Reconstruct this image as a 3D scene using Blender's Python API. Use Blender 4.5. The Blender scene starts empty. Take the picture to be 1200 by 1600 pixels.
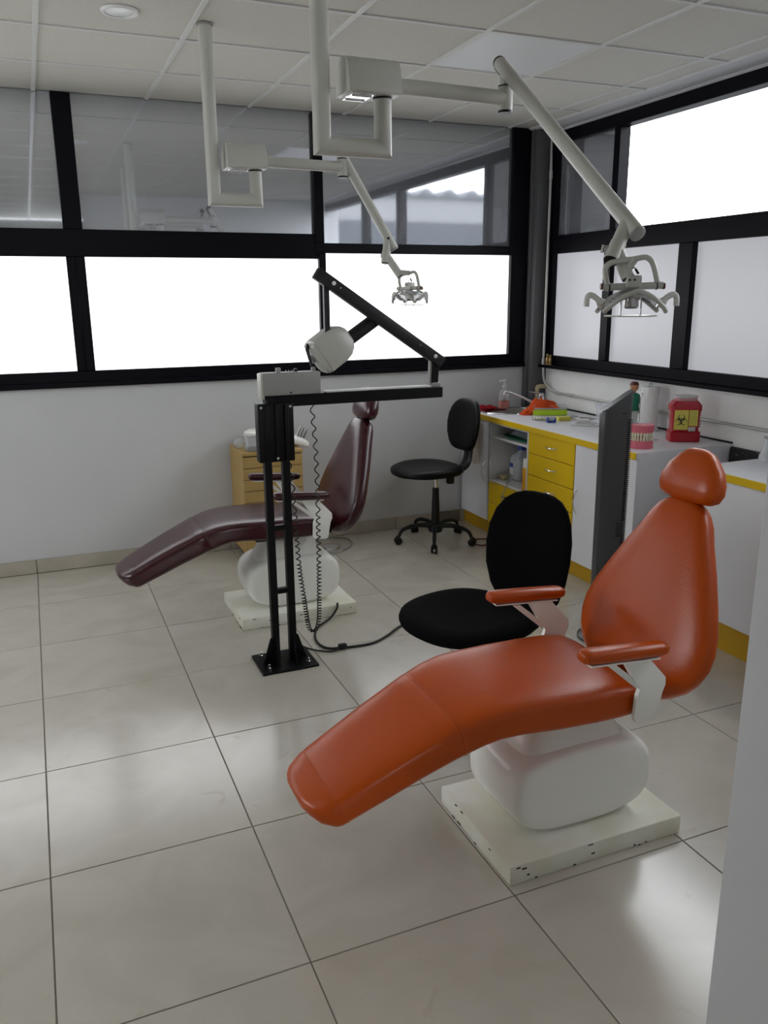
import bpy, bmesh, math, random
from mathutils import Vector, Matrix, noise
random.seed(7)
PI = math.pi
S = bpy.context.scene
C = S.collection

# ---------------------------------------------------------------- camera
cd = bpy.data.cameras.new('camera')
cam = bpy.data.objects.new('camera', cd)
C.objects.link(cam)
cd.sensor_fit = 'VERTICAL'
cd.sensor_height = 24.0
cd.lens = 1283.6 / 1600.0 * 24.0
cd.clip_start = 0.05
cd.clip_end = 300
CR = Vector((0.9213474, -0.38864308, -0.00869054))
CU = Vector((0.10664284, 0.23119143, 0.96704593))
CF = Vector((0.37382653, 0.89191204, -0.25445362))
m = Matrix.Identity(4)
for i in range(3):
    m[i][0] = CR[i]; m[i][1] = CU[i]; m[i][2] = -CF[i]
m.translation = (0.11386302, -4.66545285, 1.6310672)
cam.matrix_world = m
S.camera = cam

# ---------------------------------------------------------------- sky, exposure
SKY = 6.0
W = bpy.data.worlds.new('overcast_sky')
S.world = W
W.use_nodes = True
bg = W.node_tree.nodes['Background']
bg.inputs[0].default_value = (0.93, 0.97, 1.0, 1)
bg.inputs[1].default_value = SKY
S.view_settings.view_transform = 'Standard'
S.view_settings.look = 'None'
S.view_settings.exposure = 0.38
S.view_settings.gamma = 1.0
S.view_settings.use_curve_mapping = False
S.cycles.use_denoising = True
S.cycles.max_bounces = 10
S.cycles.diffuse_bounces = 5
S.cycles.glossy_bounces = 5
S.cycles.transparent_max_bounces = 12
S.cycles.sample_clamp_indirect = 6
PANE_BACK = 1.9     # emission of the frosted panes, standing in for daylight
PANE_RIGHT = 0.26

# ---------------------------------------------------------------- materials
def mat(name, col, rough=0.5, metal=0.0, spec=0.5, bump=0.0, bscale=40, var=0.0, vscale=6,
        trans=0.0, coat=0.0, alpha=1.0, col2=None, sheen=0.0, emit=None, ior=1.45):
    M = bpy.data.materials.new(name); M.use_nodes = True
    nt = M.node_tree; b = nt.nodes['Principled BSDF']
    b.inputs['Base Color'].default_value = (*col, 1)
    b.inputs['Roughness'].default_value = rough
    b.inputs['Metallic'].default_value = metal
    b.inputs['Specular IOR Level'].default_value = spec
    b.inputs['Transmission Weight'].default_value = trans
    b.inputs['Coat Weight'].default_value = coat
    b.inputs['Sheen Weight'].default_value = sheen
    b.inputs['Alpha'].default_value = alpha
    b.inputs['IOR'].default_value = ior
    if emit:
        b.inputs['Emission Color'].default_value = (*emit[0], 1)
        b.inputs['Emission Strength'].default_value = emit[1]
    if var or col2:
        tc = nt.nodes.new('ShaderNodeNewGeometry')
        n = nt.nodes.new('ShaderNodeTexNoise'); n.inputs['Scale'].default_value = vscale
        n.inputs['Detail'].default_value = 6
        nt.links.new(tc.outputs['Position'], n.inputs['Vector'])
        r = nt.nodes.new('ShaderNodeValToRGB')
        r.color_ramp.elements[0].position = 0.35; r.color_ramp.elements[1].position = 0.65
        c2 = col2 or tuple(c * (1 - var) for c in col)
        r.color_ramp.elements[0].color = (*c2, 1); r.color_ramp.elements[1].color = (*col, 1)
        nt.links.new(n.outputs['Fac'], r.inputs[0]); nt.links.new(r.outputs[0], b.inputs['Base Color'])
    if bump:
        tc2 = nt.nodes.new('ShaderNodeTexCoord')
        n2 = nt.nodes.new('ShaderNodeTexNoise'); n2.inputs['Scale'].default_value = bscale
        n2.inputs['Detail'].default_value = 5
        nt.links.new(tc2.outputs['Object'], n2.inputs['Vector'])
        bp = nt.nodes.new('ShaderNodeBump'); bp.inputs['Strength'].default_value = bump
        bp.inputs['Distance'].default_value = 0.01
        nt.links.new(n2.outputs['Fac'], bp.inputs['Height']); nt.links.new(bp.outputs[0], b.inputs['Normal'])
    return M

def tile_mat():
    M = bpy.data.materials.new('cream_marble_tile'); M.use_nodes = True
    nt = M.node_tree; b = nt.nodes['Principled BSDF']; L = nt.links.new
    g = nt.nodes.new('ShaderNodeNewGeometry'); oi = nt.nodes.new('ShaderNodeObjectInfo')
    ad = nt.nodes.new('ShaderNodeVectorMath'); ad.operation = 'MULTIPLY_ADD'
    ad.inputs[1].default_value = (1, 1, 1)
    cx = nt.nodes.new('ShaderNodeCombineXYZ')
    mm = nt.nodes.new('ShaderNodeMath'); mm.operation = 'MULTIPLY'; mm.inputs[1].default_value = 37
    L(oi.outputs['Random'], mm.inputs[0]); L(mm.outputs[0], cx.inputs[2]); L(mm.outputs[0], cx.inputs[0])
    L(g.outputs['Position'], ad.inputs[0]); L(cx.outputs[0], ad.inputs[2])
    n = nt.nodes.new('ShaderNodeTexNoise'); n.inputs['Scale'].default_value = 3.2; n.inputs['Detail'].default_value = 8
    n.inputs['Distortion'].default_value = 1.2
    L(ad.outputs[0], n.inputs['Vector'])
    r = nt.nodes.new('ShaderNodeValToRGB')
    e = r.color_ramp.elements
    e[0].position = 0.30; e[0].color = (0.48, 0.445, 0.375, 1)
    e[1].position = 0.66; e[1].color = (0.545, 0.515, 0.45, 1)
    L(n.outputs['Fac'], r.inputs[0])
    n2 = nt.nodes.new('ShaderNodeTexNoise'); n2.inputs['Scale'].default_value = 6; n2.inputs['Detail'].default_value = 10
    n2.inputs['Distortion'].default_value = 2.5
    L(ad.outputs[0], n2.inputs['Vector'])
    r2 = nt.nodes.new('ShaderNodeValToRGB')
    e = r2.color_ramp.elements
    e[0].position = 0.66; e[0].color = (1, 1, 1, 1)
    e[1].position = 0.76; e[1].color = (0.80, 0.70, 0.60, 1)
    L(n2.outputs['Fac'], r2.inputs[0])
    mx = nt.nodes.new('ShaderNodeMix'); mx.data_type = 'RGBA'; mx.blend_type = 'MULTIPLY'
    mx.inputs[0].default_value = 0.5
    L(r.outputs[0], mx.inputs[6]); L(r2.outputs[0], mx.inputs[7]); L(mx.outputs[2], b.inputs['Base Color'])
    b.inputs['Roughness'].default_value = 0.21
    b.inputs['IOR'].default_value = 1.75
    b.inputs['Specular IOR Level'].default_value = 0.6
    return M

def pane_mat(name, col, strength):
    # frosted glass: its daylight is put in as the pane's own emission
    M = bpy.data.materials.new(name); M.use_nodes = True
    nt = M.node_tree; b = nt.nodes['Principled BSDF']; L = nt.links.new
    b.inputs['Base Color'].default_value = (0.25, 0.26, 0.28, 1)
    b.inputs['Roughness'].default_value = 0.3
    b.inputs['Emission Color'].default_value = (*col, 1)
    b.inputs['Emission Strength'].default_value = strength
    return M

def tinted_mat():
    # grey film on glass: half mirror, half dull streaky grey
    M = bpy.data.materials.new('tinted_film_glass'); M.use_nodes = True
    nt = M.node_tree; L = nt.links.new
    b = nt.nodes['Principled BSDF']; out = nt.nodes['Material Output']
    g = nt.nodes.new('ShaderNodeNewGeometry'); mp = nt.nodes.new('ShaderNodeMapping')
    mp.inputs['Scale'].default_value = (5, 5, 1.0)
    L(g.outputs['Position'], mp.inputs['Vector'])
    n = nt.nodes.new('ShaderNodeTexNoise'); n.inputs['Scale'].default_value = 1.1; n.inputs['Detail'].default_value = 3
    L(mp.outputs[0], n.inputs['Vector'])
    r = nt.nodes.new('ShaderNodeValToRGB'); e = r.color_ramp.elements
    e[0].position = 0.35; e[0].color = (0.19, 0.20, 0.23, 1)
    e[1].position = 0.75; e[1].color = (0.25, 0.26, 0.285, 1)
    L(n.outputs['Fac'], r.inputs[0]); L(r.outputs[0], b.inputs['Base Color'])
    b.inputs['Roughness'].default_value = 0.4
    gl = nt.nodes.new('ShaderNodeBsdfGlossy'); gl.inputs['Roughness'].default_value = 0.035
    gl.inputs['Color'].default_value = (0.93, 0.95, 1, 1)
    mx = nt.nodes.new('ShaderNodeMixShader'); mx.inputs[0].default_value = 0.48
    L(b.outputs[0], mx.inputs[1]); L(gl.outputs[0], mx.inputs[2]); L(mx.outputs[0], out.inputs[0])
    return M

def glass_mat(name, col=(1, 1, 1), fac=0.15, rough=0.05):
    # thin clear plastic: mostly see-through with a sheen
    M = bpy.data.materials.new(name); M.use_nodes = True
    nt = M.node_tree; L = nt.links.new; out = nt.nodes['Material Output']
    t = nt.nodes.new('ShaderNodeBsdfTransparent'); t.inputs[0].default_value = (*col, 1)
    b = nt.nodes['Principled BSDF']; b.inputs['Roughness'].default_value = rough
    b.inputs['Base Color'].default_value = (*[min(1, c) for c in col], 1); b.inputs['Specular IOR Level'].default_value = 1.0
    mx = nt.nodes.new('ShaderNodeMixShader'); mx.inputs[0].default_value = fac
    L(t.outputs[0], mx.inputs[1]); L(b.outputs[0], mx.inputs[2]); L(mx.outputs[0], out.inputs[0])
    return M

M = {
 'tile': tile_mat(),
 'grout': mat('grout', (0.22, 0.20, 0.17), 0.9),
 'skirt': mat('skirting_tile', (0.46, 0.42, 0.35), 0.35, var=0.15),
 'wall': mat('white_wall_paint', (0.60, 0.60, 0.61), 0.7, bump=0.05, bscale=30, var=0.03, vscale=3),
 'wallr': mat('white_wall_plaster', (0.84, 0.84, 0.83), 0.75, bump=0.35, bscale=14, var=0.05, vscale=4),
 'ceil': mat('ceiling_panel', (0.60, 0.585, 0.53), 0.95, bump=0.3, bscale=160, var=0.05, vscale=60),
 'tbar': mat('ceiling_grid', (0.60, 0.60, 0.58), 0.5),
 'plenum': mat('ceiling_void', (0.2, 0.2, 0.2), 0.9),
 'difpanel': mat('light_diffuser', (0.80, 0.82, 0.82), 0.25),
 'frame': mat('black_window_frame', (0.0025, 0.0022, 0.005), 0.4, spec=0.12),
 'column': mat('grey_steel_column', (0.10, 0.10, 0.105), 0.4, spec=0.5),
 'frost_b': pane_mat('frosted_glass_back', (0.97, 0.98, 1.0), PANE_BACK),
 'frost_r': pane_mat('frosted_glass_right', (0.93, 0.94, 1.0), PANE_RIGHT),
 'tint': tinted_mat(),
 'orange': mat('orange_vinyl', (0.50, 0.070, 0.001), 0.30, spec=0.45, bump=0.06, bscale=90, var=0.06, vscale=5),
 'maroon': mat('maroon_vinyl', (0.042, 0.003, 0.008), 0.26, spec=0.7, bump=0.06, bscale=90),
 'white_pl': mat('white_enamel', (0.93, 0.93, 0.88), 0.18, spec=0.5),
 'white_mt': mat('white_plastic', (0.72, 0.72, 0.70), 0.4),
 'slab': mat('painted_white_slab', (0.86, 0.86, 0.79), 0.45, col2=(0.76, 0.74, 0.60), vscale=5, bump=0.2, bscale=20),
 'chip': mat('chipped_paint', (0.03, 0.025, 0.02), 0.8),
 'rubber': mat('black_rubber', (0.012, 0.012, 0.013), 0.6, bump=0.1),
 'lampgrey': mat('pale_grey_lamp_paint', (0.50, 0.50, 0.46), 0.35, var=0.03),
 'blackmt': mat('black_paint_metal', (0.003, 0.003, 0.004), 0.45, spec=0.25),
 'darkmt': mat('dark_arm_paint', (0.02, 0.018, 0.021), 0.38, spec=0.35),
 'greymt': mat('grey_instrument_paint', (0.30, 0.30, 0.29), 0.4),
 'black': mat('black_plastic', (0.005, 0.005, 0.005), 0.4, spec=0.35),
 'leather': mat('black_leather', (0.002, 0.002, 0.002), 0.42, spec=0.2, bump=0.1, bscale=60),
 'velvet': mat('black_velour', (0.003, 0.003, 0.004), 0.95, spec=0.1, bump=0.2, bscale=120),
 'chrome': mat('chrome', (0.75, 0.75, 0.76), 0.12, metal=1.0),
 'steel': mat('brushed_steel', (0.50, 0.50, 0.49), 0.22, metal=1.0),
 'basin': mat('sink_steel', (0.30, 0.30, 0.29), 0.22, metal=1.0),
 'lam': mat('white_laminate', (0.78, 0.78, 0.82), 0.35),
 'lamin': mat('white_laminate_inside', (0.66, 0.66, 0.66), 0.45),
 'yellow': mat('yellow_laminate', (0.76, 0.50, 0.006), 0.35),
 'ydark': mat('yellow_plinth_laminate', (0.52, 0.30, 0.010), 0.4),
 'wood': mat('tan_painted_cart', (0.44, 0.29, 0.10), 0.5, var=0.08, vscale=8),
 'gap': mat('gap_shade_black', (0.02, 0.02, 0.02), 0.8),
 'fan': mat('charcoal_plastic', (0.055, 0.056, 0.06), 0.33, spec=0.5),
 'red': mat('red_sharps_plastic', (0.42, 0.004, 0.018), 0.25, trans=0.0, spec=0.6),
 'redlt': mat('pale_red_lid', (0.62, 0.30, 0.33), 0.35),
 'lid': mat('clear_grey_lid', (0.62, 0.60, 0.60), 0.3),
 'label_y': mat('yellow_label', (0.72, 0.62, 0.12), 0.5),
 'ink': mat('label_ink', (0.03, 0.03, 0.015), 0.6),
 'labw': mat('white_label', (0.75, 0.75, 0.75), 0.5),
 'pink': mat('pink_gum_acrylic', (0.72, 0.16, 0.22), 0.25, spec=0.5),
 'tooth': mat('ivory_teeth', (0.72, 0.66, 0.48), 0.2),
 'paper': mat('paper_towel', (0.82, 0.82, 0.82), 0.85, bump=0.4, bscale=70),
 'ocloth': mat('orange_cloth', (0.85, 0.13, 0.02), 0.85, bump=0.2, bscale=60),
 'rcloth': mat('red_cloth', (0.60, 0.02, 0.04), 0.8, bump=0.2, bscale=60),
 'beige': mat('beige_towel', (0.66, 0.58, 0.48), 0.95, bump=0.6, bscale=90),
 'lime': mat('lime_plastic', (0.48, 0.72, 0.03), 0.3),
 'blue': mat('blue_plastic', (0.01, 0.04, 0.30), 0.3),
 'ybox': mat('pale_yellow_plastic', (0.72, 0.66, 0.10), 0.3),
 'clear': glass_mat('clear_plastic', (0.97, 0.98, 1.0), 0.22),
 'clearg': glass_mat('cloudy_plastic', (0.85, 0.87, 0.9), 0.5, 0.2),
 'soap': glass_mat('orange_soap', (0.95, 0.25, 0.16), 0.55, 0.1),
 'green': mat('green_tray_plastic', (0.0, 0.16, 0.07), 0.4),
 'scrub': mat('green_scrub_paint', (0.02, 0.20, 0.12), 0.4),
 'skin': mat('figurine_skin_paint', (0.45, 0.2, 0.10), 0.4),
 'brown': mat('brown_paint', (0.10, 0.02, 0.015), 0.4),
 'gold': mat('brass_figurine', (0.35, 0.24, 0.09), 0.35, metal=0.8),
 'cream': mat('cream_pvc', (0.55, 0.45, 0.28), 0.45),
 'conduit': mat('grey_conduit', (0.50, 0.50, 0.48), 0.4, metal=0.3),
 'tabw': mat('white_tablet', (0.68, 0.68, 0.68), 0.3),
 'tabs': mat('grey_screen', (0.28, 0.28, 0.29), 0.2),
 'parapet': mat('weathered_concrete', (0.24, 0.24, 0.24), 0.9, var=0.3, vscale=2),
 'shedwall': mat('pale_render', (0.20, 0.20, 0.205), 0.9),
 'roof': mat('grey_corrugated_roof', (0.07, 0.075, 0.085), 0.8, var=0.2),
 'ochre': mat('yellow_bottle', (0.75, 0.36, 0.02), 0.35),
 'scuff': mat('scuffed_black_panel', (0.012, 0.012, 0.012), 0.5, col2=(0.012, 0.012, 0.012)),
}
def scuffed():
    m_ = M['scuff']; nt = m_.node_tree; b = nt.nodes['Principled BSDF']; L = nt.links.new
    g = nt.nodes.new('ShaderNodeNewGeometry'); mp = nt.nodes.new('ShaderNodeMapping'); mp.inputs['Scale'].default_value = (1, 3, 14)
    n = nt.nodes.new('ShaderNodeTexNoise'); n.inputs['Scale'].default_value = 5; n.inputs['Detail'].default_value = 9
    r = nt.nodes.new('ShaderNodeValToRGB'); e = r.color_ramp.elements
    e[0].position = 0.6; e[0].color = (0.010, 0.010, 0.010, 1); e[1].position = 0.74; e[1].color = (0.35, 0.35, 0.35, 1)
    L(g.outputs['Position'], mp.inputs[0]); L(mp.outputs[0], n.inputs['Vector']); L(n.outputs['Fac'], r.inputs[0]); L(r.outputs[0], b.inputs['Base Color'])
scuffed()

# ---------------------------------------------------------------- geometry helpers
def BM(): return bmesh.new()

def box(bm, x0, x1, y0, y1, z0, z1, bev=0.0, seg=2, mtx=None):
    r = bmesh.ops.create_cube(bm, size=1.0)
    vs = r['verts']
    for v in vs:
        v.co = Vector(((x0 + x1) / 2 + v.co.x * (x1 - x0), (y0 + y1) / 2 + v.co.y * (y1 - y0), (z0 + z1) / 2 + v.co.z * (z1 - z0)))
    if bev > 0:
        es = list({e for v in vs for e in v.link_edges})
        rr = bmesh.ops.bevel(bm, geom=es, offset=bev, segments=seg, affect='EDGES', profile=0.5)
        vs = list({v for f in rr['faces'] for v in f.verts} | {v for v in vs if v.is_valid})
    if mtx is not None:
        for v in vs: v.co = mtx @ v.co
    return vs

def frame_from(d):
    d = d.normalized()
    up = Vector((0, 0, 1)) if abs(d.z) < 0.95 else Vector((1, 0, 0))
    a = up.cross(d).normalized(); b = d.cross(a).normalized()
    return a, b

def tube(bm, pts, r, seg=14, cap=True, rs=None):
    pts = [Vector(p) for p in pts]
    n = len(pts); rings = []
    a = None
    for i, p in enumerate(pts):
        if i == 0: d = pts[1] - pts[0]
        elif i == n - 1: d = pts[-1] - pts[-2]
        else: d = (pts[i + 1] - p).normalized() + (p - pts[i - 1]).normalized()
        d = d.normalized()
        if a is None: a, b = frame_from(d)
        else:
            a = (a - d * a.dot(d)).normalized(); b = d.cross(a).normalized()
        k = 1.0
        if 0 < i < n - 1:
            c = d.dot((p - pts[i - 1]).normalized())
            k = 1.0 / max(c, 0.5)
        rr = rs[i] if rs else r
        ring = []
        # mitre: widen only across the bend
        if 0 < i < n - 1 and k > 1.02:
            t1 = (p - pts[i - 1]).normalized(); t2 = (pts[i + 1] - p).normalized()
            bd = (t2 - t1).normalized()
        else: bd = None
        for j in range(seg):
            an = 2 * PI * j / seg
            o = a * math.cos(an) * rr + b * math.sin(an) * rr
            if bd is not None: o = o + bd * (o.dot(bd) * (k - 1))
            ring.append(bm.verts.new(p + o))
        rings.append(ring)
    for i in range(n - 1):
        for j in range(seg):
            bm.faces.new((rings[i][j], rings[i][(j + 1) % seg], rings[i + 1][(j + 1) % seg], rings[i + 1][j]))
    if cap:
        bm.faces.new(rings[0][::-1]); bm.faces.new(rings[-1])
    return rings

def smooth(pts, k=6, closed=False):
    # Catmull-Rom
    P = [Vector(p) for p in pts]; out = []
    n = len(P)
    for i in range(n - 1):
        p0 = P[max(i - 1, 0)]; p1 = P[i]; p2 = P[i + 1]; p3 = P[min(i + 2, n - 1)]
        for s in range(k):
            t = s / k
            out.append(0.5 * ((2 * p1) + (p2 - p0) * t + (2 * p0 - 5 * p1 + 4 * p2 - p3) * t * t + (3 * p1 - p0 - 3 * p2 + p3) * t ** 3))
    out.append(P[-1])
    return out

def lathe(bm, prof, c=(0, 0, 0), seg=24, axis=(0, 0, 1), squash=(1, 1)):
    ax = Vector(axis).normalized(); a, b = frame_from(ax); c = Vector(c)
    rings = []
    for r, h in prof:
        if r < 1e-6: rings.append([bm.verts.new(c + ax * h)])
        else:
            rings.append([bm.verts.new(c + ax * h + a * (math.cos(2 * PI * j / seg) * r * squash[0]) + b * (math.sin(2 * PI * j / seg) * r * squash[1])) for j in range(seg)])
    for i in range(len(rings) - 1):
        A, B = rings[i], rings[i + 1]
        if len(A) == 1 and len(B) == 1: continue
        for j in range(seg):
            if len(A) == 1: bm.faces.new((A[0], B[(j + 1) % seg], B[j]))
            elif len(B) == 1: bm.faces.new((A[j], A[(j + 1) % seg], B[0]))
            else: bm.faces.new((A[j], A[(j + 1) % seg], B[(j + 1) % seg], B[j]))
    if len(rings[0]) > 1: bm.faces.new(rings[0][::-1])
    if len(rings[-1]) > 1: bm.faces.new(rings[-1])

def loft(bm, secs, seg=40, cap=True):
    """secs: (centre, u_axis, v_axis, hu, hv, exponent) superellipse sections"""
    rings = []
    for c, u, v, hu, hv, n in secs:
        c = Vector(c); u = Vector(u).normalized(); v = Vector(v).normalized(); ring = []
        for j in range(seg):
            t = 2 * PI * (j + 0.5) / seg
            ct, st = math.cos(t), math.sin(t)
            x = math.copysign(abs(ct) ** (2 / n), ct); y = math.copysign(abs(st) ** (2 / n), st)
            ring.append(bm.verts.new(c + u * (x * hu) + v * (y * hv)))
        rings.append(ring)
    for i in range(len(rings) - 1):
        for j in range(seg):
            bm.faces.new((rings[i][j], rings[i][(j + 1) % seg], rings[i + 1][(j + 1) % seg], rings[i + 1][j]))
    if cap:
        bm.faces.new(rings[0][::-1]); bm.faces.new(rings[-1])

def prism(bm, poly, o, u, v, w, t, bev=0.0, seg=2):
    """poly in (u, v) extruded by t along w, starting at o"""
    o = Vector(o); u = Vector(u).normalized(); v = Vector(v).normalized(); w = Vector(w).normalized()
    A = [bm.verts.new(o + u * p[0] + v * p[1]) for p in poly]
    B = [bm.verts.new(o + u * p[0] + v * p[1] + w * t) for p in poly]
    n = len(poly)
    fs = [bm.faces.new(A[::-1]), bm.faces.new(B)]
    for i in range(n): fs.append(bm.faces.new((A[i], A[(i + 1) % n], B[(i + 1) % n], B[i])))
    if bev:
        es = list({e for f in fs for e in f.edges})
        bmesh.ops.bevel(bm, geom=es, offset=bev, segments=seg, affect='EDGES', profile=0.5)

def mesh_from(name, bm, m_, angle=40):
    bmesh.ops.recalc_face_normals(bm, faces=bm.faces[:])
    me = bpy.data.meshes.new(name); bm.to_mesh(me); bm.free()
    me.materials.append(M[m_] if isinstance(m_, str) else m_)
    me.shade_smooth()
    me.set_sharp_from_angle(angle=math.radians(angle))
    return me

def abs_loc(o):
    v = Vector((0, 0, 0))
    while o is not None: v = v + o.location; o = o.parent
    return v

def obj(name, bm, m_, parent=None, angle=40, label=None, recenter=True):
    """bm is in world coordinates (while every parent is unrotated); the origin goes to the base of its bounding box"""
    base = abs_loc(parent) if parent else Vector((0, 0, 0))
    org = Vector(base)
    if recenter and len(bm.verts):
        xs = [v.co.x for v in bm.verts]; ys = [v.co.y for v in bm.verts]; zs = [v.co.z for v in bm.verts]
        org = Vector(((min(xs) + max(xs)) / 2, (min(ys) + max(ys)) / 2, min(zs)))
    for v in bm.verts: v.co -= org
    me = mesh_from(name, bm, m_, angle)
    o = bpy.data.objects.new(name, me); C.objects.link(o)
    if parent: o.parent = parent
    o.location = org - base
    if label: o['label'] = label
    return o

def thing(name, label, cat, loc=(0, 0, 0), group=None):
    o = bpy.data.objects.new(name, None); C.objects.link(o); o.location = loc
    o.empty_display_size = 0.1
    o['label'] = label; o['category'] = cat
    if group: o['group'] = group
    return o

def tag(o, label, cat, group=None):
    o['label'] = label; o['category'] = cat
    if group: o['group'] = group
    return o

def struct(name, bm, m_, label=None, parent=None, cat=None):
    o = obj(name, bm, m_, parent)
    if not parent:
        o['kind'] = 'structure'
        o['label'] = label or name.replace('_', ' ')
        o['category'] = cat or name.split('_')[0]
    return o

def dup(src, parent=None, loc=None):
    c = src.copy(); C.objects.link(c); c.parent = parent
    if loc is not None: c.location = loc
    return c

def copy_tree(o, parent=None):
    c = o.copy(); C.objects.link(c); c.parent = parent
    for ch in list(o.children): copy_tree(ch, c)
    return c

def arc_pts(c, r, a0, a1, u, v, n=12):
    c = Vector(c); u = Vector(u); v = Vector(v)
    return [c + u * (r * math.cos(a0 + (a1 - a0) * i / n)) + v * (r * math.sin(a0 + (a1 - a0) * i / n)) for i in range(n + 1)]

X, Y, Z = Vector((1, 0, 0)), Vector((0, 1, 0)), Vector((0, 0, 1))
BW = 0.60    # back wall plane (y)
RW = 3.58    # right wall plane (x)
CH = 2.73    # ceiling
SILL = 1.122
XL = -2.7    # left wall
YR = -7.5    # rear wall

# ================================================================ SETTING
# floor: grout bed with single tiles
b = BM(); box(b, XL, RW + 0.2, YR, BW + 0.1, -0.10, -0.003)
floor = struct('floor', b, 'grout', 'cream marble tile floor of large square tiles')
def tile_mesh(w, d, mname='tile', h=0.02, name='tile_mesh', bev=0.0012):
    b = BM(); box(b, -w / 2, w / 2, -d / 2, d / 2, -h, 0, bev, 1)
    return mesh_from(name, b, mname, 30)
g = 0.004
full = tile_mesh(0.6 - g, 0.6 - g)
edge_b = tile_mesh(0.6 - g, 0.575 - g)
xs = [XL + 0.3] ; tiles = []
for i in range(-5, 6):
    for j in range(-12, 1):
        x = i * 0.6 + 0.3; y = j * 0.6 + 0.3
        if j == 0:
            me = edge_b; y = 0.575 / 2
        else: me = full
        if i == 5 and False: pass
        o = bpy.data.objects.new('tile', me); C.objects.link(o); o.parent = floor
        o.location = Vector((x, y, random.uniform(-0.0004, 0.0004))) - floor.location
# back wall (below the windows) and right wall (below the windows)
b = BM(); box(b, XL, 3.44, BW, BW + 0.15, 0, SILL)
struct('wall_back', b, 'wall', 'white painted wall below the back windows')
b = BM(); box(b, RW, RW + 0.15, -4.10, BW + 0.15, 0, SILL)
struct('wall_right', b, 'wallr', 'rough white plaster wall above the counter')
b = BM(); box(b, XL - 0.15, XL, YR, BW + 0.15, 0, 1.15); box(b, XL - 0.15, XL, YR, BW + 0.15, 2.25, CH)
for a0, a1 in ((YR, -2.1), (-0.5, BW + 0.15)): box(b, XL - 0.15, XL, a0, a1, 1.15, 2.25)  # opening added in this unseen wall to bring in daylight from the side
struct('wall_left', b, 'wall', 'white wall on the left')
b = BM(); box(b, XL, RW + 0.2, YR - 0.15, YR, 0, 0.9); box(b, XL, RW + 0.2, YR - 0.15, YR, 2.5, CH)
for a0, a1 in ((XL, 0.0), (0.8, RW + 0.2)): box(b, a0, a1, YR - 0.15, YR, 0.9, 2.5)  # window opening added behind the camera for fill light
struct('wall_rear', b, 'wall', 'white wall behind the viewer')
b = BM(); box(b, RW, RW + 0.15, YR, -4.10, 0, CH)
struct('wall_right_rear', b, 'wall', 'white wall of the passage')
# near partition with its end face beside the viewer
b = BM(); box(b, 0.785, RW, -4.20, -4.065, 0, CH, 0.004, 2)
struct('wall_near', b, 'wall', 'white end of the near partition wall at the right edge')
# baseboard: tile pieces
b = BM(); box(b, XL, 2.93, BW - 0.010, BW, 0, 0.08)
bb = struct('baseboard_back', b, 'grout', 'beige tiled baseboard along the back wall', cat='baseboard')
skm = None
b = BM(); box(b, -0.298, 0.298, BW - 0.022, BW - 0.008, -0.0, 0.085, 0.002, 1)
for v in b.verts: v.co.y -= BW
skm = mesh_from('skirt_mesh', b, 'skirt')
for i in range(-4, 5):
    o = bpy.data.objects.new('skirting_tile', skm); C.objects.link(o); o.parent = bb
    o.location = Vector((i * 0.6 + 0.3, BW, 0)) - bb.location
b = BM(); box(b, 2.702, 2.928, BW - 0.022, BW - 0.008, 0, 0.085, 0.002, 1)
obj('skirting_tile', b, 'skirt', bb)

# ceiling: void slab, grid bars and lay-in panels
b = BM(); box(b, XL, RW + 0.2, YR, BW + 0.12, CH + 0.03, CH + 0.12)
ceil = struct('ceiling', b, 'plenum', 'suspended ceiling of square mineral panels')
xg = [0.27 + 0.6 * i for i in range(-5, 6)]
yg = [0.0 - 0.6 * j for j in range(0, 13)]
for x in xg:
    b = BM(); box(b, x - 0.011, x + 0.011, YR, BW, CH - 0.002, CH + 0.03, 0.001, 1)
    obj('ceiling_bar', b, 'tbar', ceil)
for y in yg:
    b = BM(); box(b, XL, 3.44, y - 0.010, y + 0.010, CH - 0.0015, CH + 0.03, 0.001, 1)
    obj('ceiling_bar', b, 'tbar', ceil)
b = BM(); box(b, 3.42, 3.60, -4.06, BW, CH - 0.01, CH + 0.03, 0.002, 1)
obj('ceiling_edge', b, 'wall', ceil)
def cpanel(x0, x1, y0, y1, mname='ceil', name='ceiling_panel'):
    b = BM(); box(b, x0 + 0.006, x1 - 0.006, y0 + 0.006, y1 - 0.006, CH + 0.005, CH + 0.022, 0.003, 1)
    return obj(name, b, mname, ceil)
pm = None
cols = [XL] + xg + [3.43]
rows = [BW] + yg + [YR]
for i in range(len(cols) - 1):
    for j in range(len(rows) - 1):
        x0, x1, y1, y0 = cols[i], cols[i + 1], rows[j], rows[j + 1]
        if x1 - x0 < 0.05 or y1 - y0 < 0.05: continue
        cx_, cy_ = (x0 + x1) / 2, (y0 + y1) / 2
        if abs(cx_ - 2.37) < 0.05 and abs(cy_ + 0.9) < 0.05: continue
        if abs(x1 - x0 - 0.6) < 0.01 and abs(y1 - y0 - 0.6) < 0.01:
            if pm is None:
                o = cpanel(x0, x1, y0, y1); pm = o
            else:
                o = dup(pm, ceil, Vector((cx_, cy_, CH + 0.005)) - ceil.location)
        else: cpanel(x0, x1, y0, y1)
t = thing('ceiling_light', 'smooth white square light panel set in the ceiling grid, unlit', 'ceiling light', (2.37, -0.9, CH + 0.002))
b = BM(); box(b, 2.085, 2.655, -1.185, -0.615, CH + 0.003, CH + 0.020, 0.003, 1)
obj('diffuser', b, 'difpanel', t)
b = BM()
for (x0, x1, y0, y1) in ((2.075, 2.095, -1.19, -0.61), (2.645, 2.665, -1.19, -0.61), (2.095, 2.645, -1.19, -1.175), (2.095, 2.645, -0.625, -0.61)):
    box(b, x0, x1, y0, y1, CH + 0.0015, CH + 0.006)
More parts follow.
